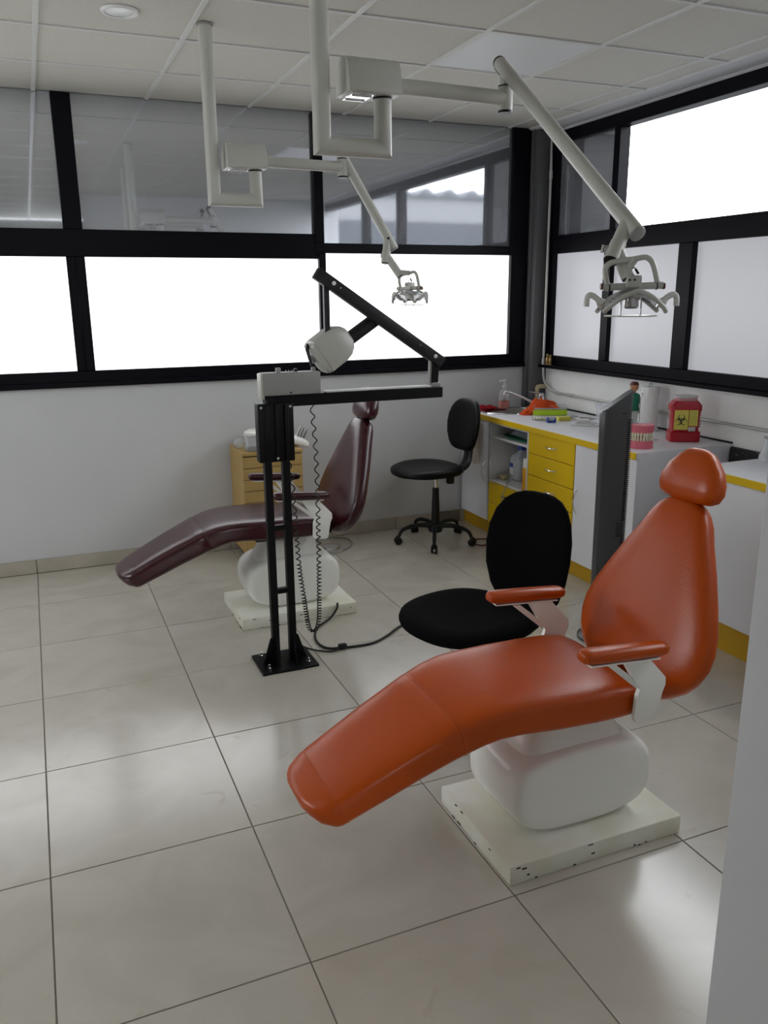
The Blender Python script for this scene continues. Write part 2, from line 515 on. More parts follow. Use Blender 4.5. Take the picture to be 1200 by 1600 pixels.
obj('frame', b, 'tbar', t)
t = thing('downlight', 'round white recessed downlight in a ceiling panel, unlit', 'ceiling light', (0.577, -0.895, CH))
b = BM(); lathe(b, [(0.055, 0.004), (0.058, -0.006), (0.070, -0.006), (0.074, 0.0), (0.074, 0.004)], (0.577, -0.895, CH), 40)
obj('trim_ring', b, 'white_mt', t)
b = BM(); lathe(b, [(0, -0.010), (0.03, -0.009), (0.055, -0.003), (0.055, 0.0)], (0.577, -0.895, CH), 40)
obj('lens', b, 'difpanel', t)

# corner column
b = BM(); box(b, 3.455, 3.60, 0.50, 0.66, 0.0, CH + 0.02, 0.004, 2); box(b, 3.44, 3.475, 0.545, 0.66, 0.0, CH + 0.02, 0.002)
struct('column_corner', b, 'column', 'dark grey steel corner column between the windows', cat='column')

# ---- back windows: frame pieces then panes
def win(name, label, bars, panes, cat='window'):
    o = None
    b = BM()
    x0, x1, y0, y1, z0, z1 = bars[0]
    box(b, x0, x1, y0, y1, z0, z1, 0.003, 1)
    root = struct(name, b, 'frame', label, cat='window')
    for (x0, x1, y0, y1, z0, z1) in bars[1:]:
        b = BM(); box(b, x0, x1, y0, y1, z0, z1, 0.003, 1); obj('frame_bar', b, 'frame', root)
    for (x0, x1, y0, y1, z0, z1, mn, nm) in panes:
        b = BM(); box(b, x0, x1, y0, y1, z0, z1); obj(nm, b, mn, root)
    return root
FY0, FY1 = BW - 0.02, BW + 0.06
bars = [(XL, 3.455, BW - 0.035, FY1, SILL - 0.002, 1.150),           # sill ledge
        (XL, 3.43, FY0, FY1, 1.150, 1.214),                          # bottom rail
        (XL, 1.855, FY0, FY1, 1.864, 2.016),                         # thick mid rail, left part
        (1.855, 3.43, FY0, FY1, 1.900, 1.962),                       # thin mid rail, right part
        (0.352, 0.455, FY0 - 0.004, FY1 + 0.01, 2.016, CH - 0.001), (0.350, 0.452, FY0 - 0.004, FY1 + 0.01, 1.214, 1.864),
        (1.853, 1.915, FY0 - 0.004, FY1 + 0.01, 1.962, CH - 0.001), (1.876, 1.922, FY0 - 0.004, FY1 + 0.01, 1.214, 1.900),
        (3.305, 3.44, FY0 - 0.004, FY1 + 0.01, 1.150, CH - 0.001),
        (-1.10, -1.00, FY0 - 0.004, FY1 + 0.01, 1.214, CH - 0.001),
        (0.395, 0.402, FY0 - 0.008, FY0, 1.214, 1.87)]
py0, py1 = BW + 0.012, BW + 0.020
panes = [(XL, -1.10, py0, py1, 1.214, 1.864, 'frost_b', 'pane'), (-1.00, 0.350, py0, py1, 1.214, 1.864, 'frost_b', 'pane'),
         (0.452, 1.876, py0, py1, 1.214, 1.864, 'frost_b', 'pane'), (1.922, 3.305, py0, py1, 1.214, 1.900, 'frost_b', 'pane'),
         (XL, -1.10, py0, py1, 2.016, CH + 0.02, 'tint', 'tinted_pane'), (-1.00, 0.352, py0, py1, 2.016, CH + 0.02, 'tint', 'tinted_pane'),
         (0.455, 1.853, py0, py1, 2.016, CH + 0.02, 'tint', 'tinted_pane'), (1.915, 3.305, py0, py1, 1.962, CH + 0.02, 'tint', 'tinted_pane')]
win('window_1', 'long black framed back window, frosted below and grey tinted above', bars, panes)
b = BM(); box(b, XL, 3.455, BW + 0.07, BW + 0.12, SILL, CH + 0.03)
struct('wall_back_upper', b, 'plenum', 'dark backing behind the back window glass', cat='wall')

# ---- right window
FX0, FX1 = RW - 0.02, RW + 0.06
YE = -4.06
bars = [(RW - 0.07, FX1, YE, 0.50, SILL - 0.004, 1.140),
        (FX0, FX1, YE, 0.50, 1.140, 1.205),
        (FX0, FX1, YE, 0.50, 1.905, 2.025),
        (FX0 - 0.008, FX1, YE, 0.50, 2.62, 2.695),
        (FX0 - 0.004, FX1, 0.430, 0.50, 1.205, 2.62),
        (FX0, FX1, -0.205, -0.130, 1.205, 1.905),
        (FX0 - 0.004, FX1, -0.925, -0.810, 1.205, 1.905),
        (FX0, FX1, -0.225, -0.168, 2.025, 2.62),
        (FX0 - 0.004, FX1, -1.95, -1.87, 2.025, 2.62), (FX0, FX1, -1.80, -1.70, 1.205, 1.905), (FX0, FX1, -2.9, -2.8, 1.205, 2.62)]
px0, px1 = RW + 0.012, RW + 0.020
panes = [(px0, px1, -0.130, 0.430, 1.205, 1.905, 'frost_r', 'pane'), (px0, px1, -0.810, -0.205, 1.205, 1.905, 'frost_r', 'pane'),
         (px0, px1, -1.70, -0.925, 1.205, 1.905, 'frost_r', 'pane'), (px0, px1, -2.80, -1.80, 1.205, 1.905, 'frost_r', 'pane'),
         (px0, px1, YE, -2.90, 1.205, 1.905, 'frost_r', 'pane'),
         (px0, px1, -0.168, 0.430, 2.025, 2.62, 'tint', 'tinted_pane')]
win('window_2', 'black framed right window, frosted below, tinted corner pane and open sash above', bars, panes)
b = BM(); box(b, RW - 0.002, RW + 0.15, YE, 0.60, 2.695, CH + 0.03)
struct('wall_right_upper', b, 'wall', 'narrow white strip above the right window', cat='wall')
b = BM(); box(b, RW + 0.07, RW + 0.14, -0.10, 0.62, 1.95, 2.7)
struct('wall_outside', b, 'plenum', 'dark return behind the tinted corner pane', cat='wall')

# ---- outside
b = BM(); box(b, RW + 0.2, 60, -60, 60, -3.2, -3.0)  # added ground plane, keeps sky light from below off the ceiling
struct('ground_light_block', b, 'roof', 'dark ground plane added outside to block light from below', cat='ground')
t = thing('rooftop_parapet', 'weathered concrete rooftop parapet with railing beyond the open window', 'building', (14.3, 11.5, 0))
b = BM(); box(b, 14, 14.6, 4.0, 18.0, -3, 3.05, 0.02, 1); box(b, 13.95, 14.65, 9.4, 18.1, 3.05, 3.12, 0.01, 1)
obj('parapet_wall', b, 'parapet', t)
b = BM(); tube(b, [(14.1, 9.6, 3.52), (14.1, 12.4, 3.58)], 0.014, 8); obj('rail', b, 'parapet', t)
for k in range(5):
    y = 9.6 + k * 0.7; b = BM(); tube(b, [(14.1, y, 3.05), (14.1, y, 3.53 + 0.014 * k)], 0.012, 6); obj('post', b, 'parapet', t)
t = thing('neighbour_shed', 'grey shed wall under a corrugated roof, mirrored in the tinted glass', 'building', (16, -23, 0))
b = BM(); box(b, 6, 26, -25, -21.5, 4.1, 4.95); obj('wall', b, 'shedwall', t)
b = BM(); box(b, 6, 26, -25, -21.4, -3, 4.1); obj('lower_wall', b, 'roof', t)
b = BM()
ny = 44
top = []
for k in range(ny * 4 + 1):
    y = 6 + k * 20 / (ny * 4); z = 5.10 + 0.16 * math.cos(2 * PI * k / 8)
    top.append((y, z))
poly = [(6, 4.9)] + top[::1] + [(26, 4.9)]
prism(b, poly, (0, -25, 0), X, Z, Y, 3.6)
obj('roof', b, 'roof', t)

# ---- conduits
b = BM()
p = [(3.545, 0.488, CH - 0.0), (3.545, 0.488, CH - 0.10), (3.525, 0.455, 2.48), (3.525, 0.455, 1.15), (3.53, 0.45, 1.04), (3.545, 0.43, 0.99), (3.562, 0.38, 0.955), (3.564, 0.30, 0.945), (3.564, -1.0, 0.94), (3.564, -2.6, 0.94)]
tube(b, p[:4], 0.009, 10); tube(b, smooth(p[3:8], 5) + p[8:], 0.009, 10)
t = tag(obj('conduit_pipe', b, 'conduit'), 'thin grey conduit down the corner column and along the right wall', 'pipe')
for q in ((3.525, 0.455, 2.40), (3.525, 0.455, 1.13)):
    b = BM(); tube(b, [q, (q[0], q[1], q[2] + 0.05)], 0.013, 10); obj('coupling', b, 'conduit', t)
b = BM(); tube(b, [(3.564, 0.20, 0.944), (3.564, 0.13, 0.944)], 0.013, 10); obj('coupling', b, 'conduit', t)
b = BM(); tube(b, [(3.50, 0.485, 0.84), (3.50, 0.485, 0.955)], 0.014, 12); tube(b, smooth([(3.50, 0.485, 0.955), (3.505, 0.485, 0.975), (3.53, 0.475, 0.98), (3.575, 0.47, 0.98)], 4), 0.016, 12)
tag(obj('water_pipe', b, 'cream'), 'short cream plastic water pipe bent into the corner wall', 'pipe')
# wall cable
b = BM(); tube(b, smooth([(2.60, 0.592, 0.50), (2.45, 0.592, 0.36), (2.2, 0.592, 0.24), (1.9, 0.592, 0.17), (1.6, 0.592, 0.16)], 5), 0.003, 6)
tag(obj('wall_cable', b, 'wall'), 'thin white cable sagging along the back wall behind the stool', 'cable')

# ================================================================ DENTAL CHAIRS
def make_chair(cx, cy, vinyl, label, name='dental_chair', bellows='orange'):
    t = thing(name, label, 'dental chair', (cx, cy, 0), 'reclining dental chairs on white slabs')
    def P(x, y, z): return Vector((cx + x, cy + y, z))
    # floor slab
    b = BM(); box(b, cx - 0.30, cx + 0.315, cy - 0.215, cy + 0.225, 0.0, 0.062, 0.006, 2)
    for v in b.verts:
        v.co += Vector((noise.noise(v.co * 9), noise.noise(v.co * 9 + Vector((5, 0, 0))), 0)) * 0.002
    sl = obj('floor_slab', b, 'slab', t)
    b = BM()
    for k in range(16):
        side = random.random() < 0.5
        if side: x = cx - 0.3005; y = cy + random.uniform(-0.2, 0.2); w, d = 0.0012, random.uniform(0.003, 0.010)
        else: y = cy - 0.2155; x = cx + random.uniform(-0.29, 0.3); w, d = random.uniform(0.003, 0.009), 0.0012
        z = random.choice((random.uniform(0.0, 0.008), random.uniform(0.02, 0.058)))
        box(b, x - w, x + w, y - d, y + d, z, z + random.uniform(0.002, 0.004))
    obj('paint_chips', b, 'chip', sl)['kind'] = 'stuff'
    # pedestal: rounded drum with a tapering neck
    b = BM()
    secs = []
    for y, k, n in ((0.175, 0.80, 3.0), (0.168, 0.92, 3.0), (0.14, 0.985, 3.2), (0.10, 1.0, 3.2), (-0.06, 1.0, 3.2), (-0.105, 0.985, 3.2), (-0.125, 0.95, 3.1), (-0.134, 0.90, 3.0), (-0.138, 0.84, 3.0), (-0.139, 0.6, 3.0)):
        secs.append((P(0.012, y, 0.062 + 0.135), X, Z, 0.250 * (1 - (1 - k) * 0.7), 0.134 * k, 3.0))
    loft(b, secs, 56)
    obj('pedestal_drum', b, 'white_pl', t, 60)
    b = BM()
    secs = [(P(0.006, 0.01, z), X, Y, hx, hy, 4.5) for z, hx, hy in ((0.24, 0.20, 0.13), (0.30, 0.19, 0.125), (0.335, 0.165, 0.118), (0.36, 0.150, 0.112), (0.43, 0.135, 0.105), (0.435, 0.13, 0.10))]
    loft(b, secs, 48)
    obj('pedestal_neck', b, 'white_pl', t, 60)
    b = BM()
    for z, s in ((0.432, 1.0), (0.446, 1.02)):
        secs = [(P(0.006, 0.0, z), X, Y, 0.145 * s, 0.115 * s, 5), (P(0.006, 0, z + 0.006), X, Y, 0.158 * s, 0.125 * s, 5), (P(0.006, 0, z + 0.012), X, Y, 0.145 * s, 0.115 * s, 5)]
        loft(b, secs, 40)
    box(b, cx - 0.13, cx + 0.08, cy - 0.10, cy + 0.10, 0.43, 0.47)
    obj('bellows', b, bellows, t)
    # seat with leg rest
    b = BM()
    path = [  # x, z top, thickness, half width, exponent
        (-0.868, 0.335, 0.035, 0.060, 2.4), (-0.862, 0.345, 0.062, 0.095, 2.6), (-0.848, 0.352, 0.085, 0.125, 2.9), (-0.820, 0.362, 0.103, 0.145, 3.6),
        (-0.805, 0.370, 0.106, 0.150, 4.0), (-0.798, 0.371, 0.105, 0.150, 4.0), (-0.790, 0.378, 0.108, 0.152, 4.0),
        (-0.70, 0.424, 0.114, 0.163, 4.0), (-0.60, 0.472, 0.116, 0.174, 4.2), (-0.50, 0.516, 0.118, 0.186, 4.4),
        (-0.462, 0.531, 0.117, 0.191, 4.6), (-0.456, 0.530, 0.115, 0.190, 4.6), (-0.450, 0.534, 0.117, 0.192, 4.6),
        (-0.40, 0.549, 0.112, 0.200, 4.8), (-0.34, 0.559, 0.106, 0.208, 5.0), (-0.27, 0.562, 0.106, 0.214, 5.2), (-0.16, 0.560, 0.110, 0.220, 5.6), (-0.04, 0.556, 0.110, 0.224, 5.8), (0.06, 0.552, 0.108, 0.224, 5.8),
        (0.12, 0.546, 0.104, 0.218, 5.2), (0.145, 0.535, 0.088, 0.205, 4.6), (0.155, 0.520, 0.055, 0.185, 4.0)]
    secs = []
    for i, (x, zt, th, hw, n) in enumerate(path):
        j0, j1 = max(i - 1, 0), min(i + 1, len(path) - 1)
        dz = (path[j1][1] - path[j0][1]) / (path[j1][0] - path[j0][0])
        if i < 4: dz = 0.42
        if i > 18: dz = -0.04
        v = Vector((-dz, 0, 1)).normalized()
        c = P(x, 0, zt) - v * (th / 2)
        secs.append((c, Y, v, hw, th / 2, n))
    loft(b, secs, 64)
    seat = obj('seat_cushion', b, vinyl, t, 50)
    for idx in (5, 11):
        c, u, v, hu, hv, n = secs[idx]; ring = []
        for j in range(41):
            a = -0.5 + (PI + 1.0) * j / 40; ct, st = math.cos(a), math.sin(a)
            ring.append(c + u * (math.copysign(abs(ct) ** (2 / n), ct) * hu) + v * (math.copysign(abs(st) ** (2 / n), st) * hv))
        b = BM(); tube(b, ring, 0.0022, 6); obj('seam', b, vinyl, seat)
    # seat pan under the cushion
    b = BM(); box(b, cx - 0.20, cx + 0.12, cy - 0.17, cy + 0.17, 0.440, 0.458, 0.005, 1)
    obj('seat_pan', b, 'rubber' if vinyl == 'maroon' else 'orange', t)
    # backrest
    tl = math.radians(19)
    ax = Vector((math.sin(tl), 0, math.cos(tl))); nv = Vector((math.cos(tl), 0, -math.sin(tl)))
    base = P(0.262, 0.033, 0.402)
    prof = [(0.0, 0.070, 0.016), (0.004, 0.105, 0.028), (0.015, 0.145, 0.041), (0.04, 0.190, 0.050), (0.08, 0.240, 0.055), (0.12, 0.270, 0.057), (0.17, 0.289, 0.057), (0.22, 0.290, 0.056),
            (0.28, 0.274, 0.055), (0.36, 0.236, 0.054), (0.44, 0.194, 0.052), (0.52, 0.147, 0.050), (0.57, 0.122, 0.047), (0.600, 0.100, 0.042), (0.620, 0.076, 0.034), (0.630, 0.052, 0.024), (0.634, 0.028, 0.012)]
    b = BM(); secs = [(base + ax * s, Y, nv, hw, th, 2.8) for s, hw, th in prof]
    loft(b, secs, 56); obj('backrest', b, vinyl, t, 60)
    # headrest
    hb = base + ax * 0.626 - nv * 0.004
    tl2 = math.radians(15); ax2 = Vector((math.sin(tl2), 0, math.cos(tl2))); nv2 = Vector((math.cos(tl2), 0, -math.sin(tl2)))
    prof = [(0.0, 0.050, 0.014), (0.006, 0.092, 0.028), (0.02, 0.118, 0.040), (0.045, 0.128, 0.045), (0.075, 0.124, 0.045), (0.11, 0.106, 0.042), (0.14, 0.076, 0.036), (0.158, 0.055, 0.028), (0.168, 0.032, 0.016), (0.171, 0.012, 0.006)]
    b = BM(); secs = [(hb + ax2 * s, Y, nv2, hw, th, 2.7) for s, hw, th in prof]
    loft(b, secs, 44); obj('headrest', b, vinyl, t, 60)
    b = BM(); box(b, -0.02, 0.02, -0.004, 0.004, -0.09, 0.10, 0.002, 1, mtx=Matrix.Translation(hb + nv * 0.03) @ Matrix(((0, nv.x, ax.x, 0), (1, nv.y, ax.y, 0), (0, nv.z, ax.z, 0), (0, 0, 0, 1))))
    obj('headrest_bar', b, 'chrome', t)
    # back carrier
    b = BM()
    prism(b, [(0.05, 0.44), (0.30, 0.40), (0.36, 0.62), (0.33, 0.64), (0.26, 0.47), (0.05, 0.47)], P(0, -0.05, 0) - Vector((0, 0, 0)), X, Z, Y, 0.10, 0.004, 1)
    obj('back_carrier', b, 'black', t)
    # arms
    for s in (-1, 1):
        ym = s * 0.243
        lift = 0.0
        b = BM()
        secs = []
        a0 = P(-0.125, ym + s * 0.005, 0.690 + lift); a1 = P(0.165, ym + s * 0.005, 0.668 + lift)
        d = (a1 - a0).normalized(); up = Vector((-d.z, 0, d.x))
        Ln = (a1 - a0).length
        for f, hw, th in ((0.0, 0.010, 0.007), (0.01, 0.019, 0.013), (0.035, 0.026, 0.0175), (0.09, 0.029, 0.0195), (0.5, 0.029, 0.020), (0.91, 0.028, 0.0185), (0.965, 0.024, 0.016), (0.99, 0.017, 0.011), (1.0, 0.008, 0.005)):
            secs.append((a0 + d * (Ln * f), Y, up, hw, th, 2.8))
        loft(b, secs, 24); arm = obj('armrest', b, vinyl, t, 60)
        b = BM()
        sb = P(0.045, ym, 0)
        prism(b, [(-0.135, 0.668), (0.100, 0.650), (0.100, 0.646), (-0.135, 0.664)], P(0.03, ym - 0.022 + s * 0.005, 0), X, Z, Y, 0.044)
        obj('pad_plate', b, 'white_pl', arm)
        b = BM()
        yy = cy + ym - (0.012 if s < 0 else -0.0)
        poly = [(-0.020, 0.652), (0.070, 0.646), (0.140, 0.570), (0.142, 0.545), (0.128, 0.525), (0.118, 0.445), (0.104, 0.438), (0.045, 0.446), (0.036, 0.458), (0.040, 0.530), (0.052, 0.548)]
        yo = cy + s * 0.229 - (0.014 if s < 0 else 0)
        prism(b, poly, (cx + 0.04, yo, 0), X, Z, Y, 0.014, 0.003, 2)
        obj('arm_bracket', b, 'white_pl', t)
        b = BM(); prism(b, [(-0.078, 0.652), (-0.050, 0.650), (0.052, 0.566), (0.040, 0.552)], (cx + 0.04, yo + 0.005, 0), X, Z, Y, 0.005)
        obj('arm_brace', b, 'white_pl', t)
    return t
make_chair(1.505, -2.75, 'orange', 'orange vinyl dental chair on a white slab, largest in the foreground', bellows='orange')
make_chair(1.245, -0.615, 'maroon', 'dark maroon vinyl dental chair by the back wall', bellows='rubber')

# ================================================================ X-RAY STAND
t = thing('xray_stand', 'black steel floor stand carrying a grey dental x-ray head on a folding arm', 'x-ray machine', (1.03, -1.26, 0))
b = BM(); box(b, 0.907, 1.168, -1.372, -1.155, 0, 0.012, 0.002, 1); bp = obj('base_plate', b, 'blackmt', t)
for x, y in ((0.945, -1.19), (1.13, -1.19), (0.945, -1.335), (1.13, -1.335)):
    b = BM(); lathe(b, [(0.010, 0.012), (0.010, 0.020), (0.005, 0.021), (0.005, 0.034), (0.003, 0.036)], (x, y, 0), 6); obj('bolt', b, 'chrome', bp)
for x in (0.998, 1.078):
    b = BM(); box(b, x - 0.0165, x + 0.0165, -1.276, -1.243, 0.012, 1.19, 0.002, 1); obj('post', b, 'blackmt', t)
for xx, s in ((0.981, -1), (1.095, 1)):
    b = BM(); prism(b, [(0, 0.012), (s * 0.045, 0.012), (s * 0.008, 0.13), (0, 0.13)], (xx, -1.27, 0), X, Z, Y, 0.006); obj('gusset', b, 'blackmt', t)
for x in (0.998, 1.078):
    b = BM(); prism(b, [(-1.276, 0.012), (-1.325, 0.012), (-1.282, 0.13), (-1.276, 0.13)], (x - 0.003, 0, 0), Y, Z, X, 0.006); obj('gusset', b, 'blackmt', t)
for z in (0.35, 0.645):
    b = BM(); box(b, 1.010, 1.066, -1.272, -1.247, z - 0.012, z + 0.012, 0.002, 1); obj('rung', b, 'blackmt', t)
b = BM()
box(b, 0.958, 1.114, -1.292, -1.235, 0.945, 1.195, 0.004, 2)
for k in range(3): box(b, 0.985 + 0.043 * k, 1.003 + 0.043 * k, -1.302, -1.29, 0.948, 1.192, 0.004, 2)
wb = obj('control_cover', b, 'blackmt', t)
for q in ((0.972, 1.18), (1.10, 1.18), (1.035, 0.962)):
    b = BM(); lathe(b, [(0.006, 0), (0.006, 0.003), (0.003, 0.004)], (q[0], -1.303 if q[1] < 1 else -1.292, q[1]), 10, (0, -1, 0)); obj('screw', b, 'steel', wb)
b = BM(); tube(b, [(1.02, -1.262, 1.19), (1.02, -1.262, 1.235)], 0.022, 16); obj('pivot', b, 'blackmt', t)
b = BM(); box(b, 0.985, 1.240, -1.292, -1.225, 1.228, 1.322, 0.005, 2)
cb = obj('control_box', b, 'greymt', t)
b = BM(); box(b, 0.977, 0.992, -1.290, -1.228, 1.214, 1.320, 0.004, 2); obj('end_plate', b, 'lampgrey', cb)
for x, w, h, mn in ((1.066, 0.020, 0.022, 'greymt'), (1.143, 0.014, 0.016, 'black'), (1.222, 0.016, 0.020, 'greymt')):
    b = BM(); box(b, x - w / 2, x + w / 2, -1.255, -1.235, 1.318, 1.318 + h, 0.002, 1); obj('knob', b, mn, cb)
for x in (1.10, 1.113, 1.127):
    b = BM(); tube(b, [(x, -1.245, 1.318), (x, -1.245, 1.328)], 0.002, 6); obj('toggle', b, 'chrome', cb)
b = BM(); lathe(b, [(0.004, 0), (0.004, 0.002), (0.002, 0.003)], (1.105, -1.292, 1.238), 10, (0, -1, 0)); obj('indicator', b, 'black', cb)
b = BM(); box(b, 1.00, 1.838, -1.268, -1.214, 1.176, 1.226, 0.003, 1); bm_ = obj('horizontal_beam', b, 'blackmt', t)
b = BM(); box(b, 1.275, 1.78, -1.264, -1.218, 1.226, 1.233, 0.001, 1); obj('beam_cap', b, 'labw', bm_)
b = BM(); box(b, 1.776, 1.828, -1.262, -1.220, 1.226, 1.244, 0.002, 1); obj('hinge_block', b, 'greymt', t)
b = BM(); prism(b, [(1.786, 1.24), (1.820, 1.24), (1.825, 1.355), (1.808, 1.375), (1.790, 1.36)], (0, -1.256, 0), X, Z, Y, 0.030, 0.003, 1); obj('hinge_post', b, 'blackmt', t)
b = BM(); prism(b, [(1.776, 1.24), (1.786, 1.24), (1.79, 1.36), (1.780, 1.36)], (0, -1.250, 0), X, Z, Y, 0.018); obj('hinge_flange', b, 'greymt', t)
# folding arm
A0 = Vector((1.248, -1.241, 1.728)); A1 = Vector((1.842, -1.241, 1.332))
d = (A1 - A0).normalized(); nrm = Vector((-d.z, 0, d.x))
def beam(bm, p0, p1, w, h, bev=0.004):
    d = (p1 - p0).normalized(); L = (p1 - p0).length
    s = d.cross(Y).normalized() if abs(d.dot(Y)) < 0.9 else X
    mt = Matrix.Translation((p0 + p1) / 2) @ Matrix(((d.x, 0, s.x, 0), (d.y, 1, s.y, 0), (d.z, 0, s.z, 0), (0, 0, 0, 1)))
    box(bm, -L / 2, L / 2, -w / 2, w / 2, -h / 2, h / 2, bev, 2, mt)
b = BM(); beam(b, A0, A1, 0.046, 0.050); ar = obj('folding_arm', b, 'darkmt', t)
for f, r in ((0.12, 0.009), (0.17, 0.004), (0.93, 0.009), (0.80, 0.003)):
    q = A0 + (A1 - A0) * f + Vector((0, -0.023, 0.004)); b = BM(); lathe(b, [(r, 0), (r, 0.003), (r * 0.5, 0.005)], q, 12, (0, -1, 0)); obj('rivet', b, 'labw' if r > 0.005 else 'steel', ar)
b = BM(); box(b, 1.279, 1.303, -1.252, -1.230, 1.44, 1.69, 0.002, 1); obj('hanging_strut', b, 'darkmt', t)
H = Vector((0.80, 0, 0.60)).normalized()
b = BM(); tube(b, [Vector((1.553, -1.205, 1.545)), Vector((1.40, -1.205, 1.446))], 0.030, 20); obj('yoke_cylinder', b, 'darkmt', t)
hx = Vector((0.83, 0, 0.56)).normalized(); hz = Vector((-hx.z, 0, hx.x))
hc = Vector((1.318, -1.205, 1.413))
b = BM()
secs = [(hc + hx * s, Y, hz, hw, ht, n) for s, hw, ht, n in ((-0.090, 0.045, 0.055, 4), (-0.084, 0.060, 0.071, 5), (-0.070, 0.068, 0.078, 6), (-0.066, 0.065, 0.075, 6), (-0.062, 0.068, 0.079, 6), (0.02, 0.070, 0.080, 5), (0.055, 0.066, 0.073, 4.5), (0.082, 0.055, 0.056, 4), (0.094, 0.042, 0.040, 3.5), (0.097, 0.02, 0.02, 3))]
loft(b, secs, 44); th = obj('tube_head', b, 'lampgrey', t, 35)
b = BM(); tube(b, [hc - hx * 0.088 + hz * 0.01, hc - hx * 0.104 + hz * 0.01], 0.018, 16); obj('collimator', b, 'greymt', th)
b = BM(); tube(b, [hc - hx * 0.086 + hz * 0.045, (1.203, -1.235, 1.427), (1.198, -1.24, 1.41), (1.222, -1.24, 1.33), (1.222, -1.24, 1.318)], 0.007, 8); obj('lock_handle', b, 'darkmt', t)
# coiled cord: from the control box down and back to the stand
path = smooth([(1.205, -1.262, 1.176), (1.212, -1.275, 1.0), (1.214, -1.28, 0.8), (1.212, -1.28, 0.55), (1.208, -1.28, 0.33), (1.202, -1.28, 0.19), (1.185, -1.285, 0.145), (1.165, -1.285, 0.14), (1.150, -1.28, 0.17), (1.138, -1.275, 0.28), (1.120, -1.27, 0.45), (1.110, -1.268, 0.70), (1.100, -1.266, 0.88), (1.085, -1.262, 0.96)], 14)
b = BM(); pts = []
ph = 0.0; Lc = 0
for i in range(len(path) - 1):
    p0, p1 = path[i], path[i + 1]; seg = (p1 - p0).length
    z = p0.z
    left = i > 14 * 7.2
    pitch = (0.013 if z < 0.30 else (0.018 if z < 0.45 else (0.030 if z < 0.7 else 0.052)))
    r = 0.009
    n = max(1, int(seg / pitch * 9))
    for k in range(n):
        q = p0.lerp(p1, k / n); pts.append(q + Vector((math.cos(ph) * r, math.sin(ph) * r, 0))); ph += 2 * PI / 9 * (seg / pitch * 9 / n)
tube(b, pts, 0.0028, 5)
obj('coiled_cord', b, 'black', t)
# floor cables
b = BM(); tube(b, smooth([(1.455, -0.82, 0.066), (1.44, -0.85, 0.05), (1.40, -0.86, 0.008), (1.30, -0.95, 0.006), (1.253, -1.05, 0.006), (1.240, -1.14, 0.006), (1.262, -1.21, 0.006), (1.329, -1.236, 0.006), (1.475, -1.244, 0.006), (1.58, -1.19, 0.006), (1.70, -1.10, 0.006), (1.95, -0.98, 0.006)], 6), 0.006, 8)
cbl = tag(obj('power_cable', b, 'rubber'), 'black power cable looping from the maroon chair across the floor', 'cable')
b = BM(); box(b, 1.31, 1.35, -1.25, -1.222, 0.003, 0.026, 0.005, 2); obj('plug', b, 'rubber', cbl)
b = BM(); tube(b, smooth([(1.085, -1.235, 0.30), (1.09, -1.19, 0.16), (1.125, -1.14, 0.05), (1.165, -1.15, 0.006), (1.22, -1.225, 0.006), (1.275, -1.252, 0.006), (1.32, -1.242, 0.014)], 6), 0.004, 8)
tag(obj('stand_cable', b, 'rubber'), 'thin black cable from the x-ray stand to the plug on the floor', 'cable')

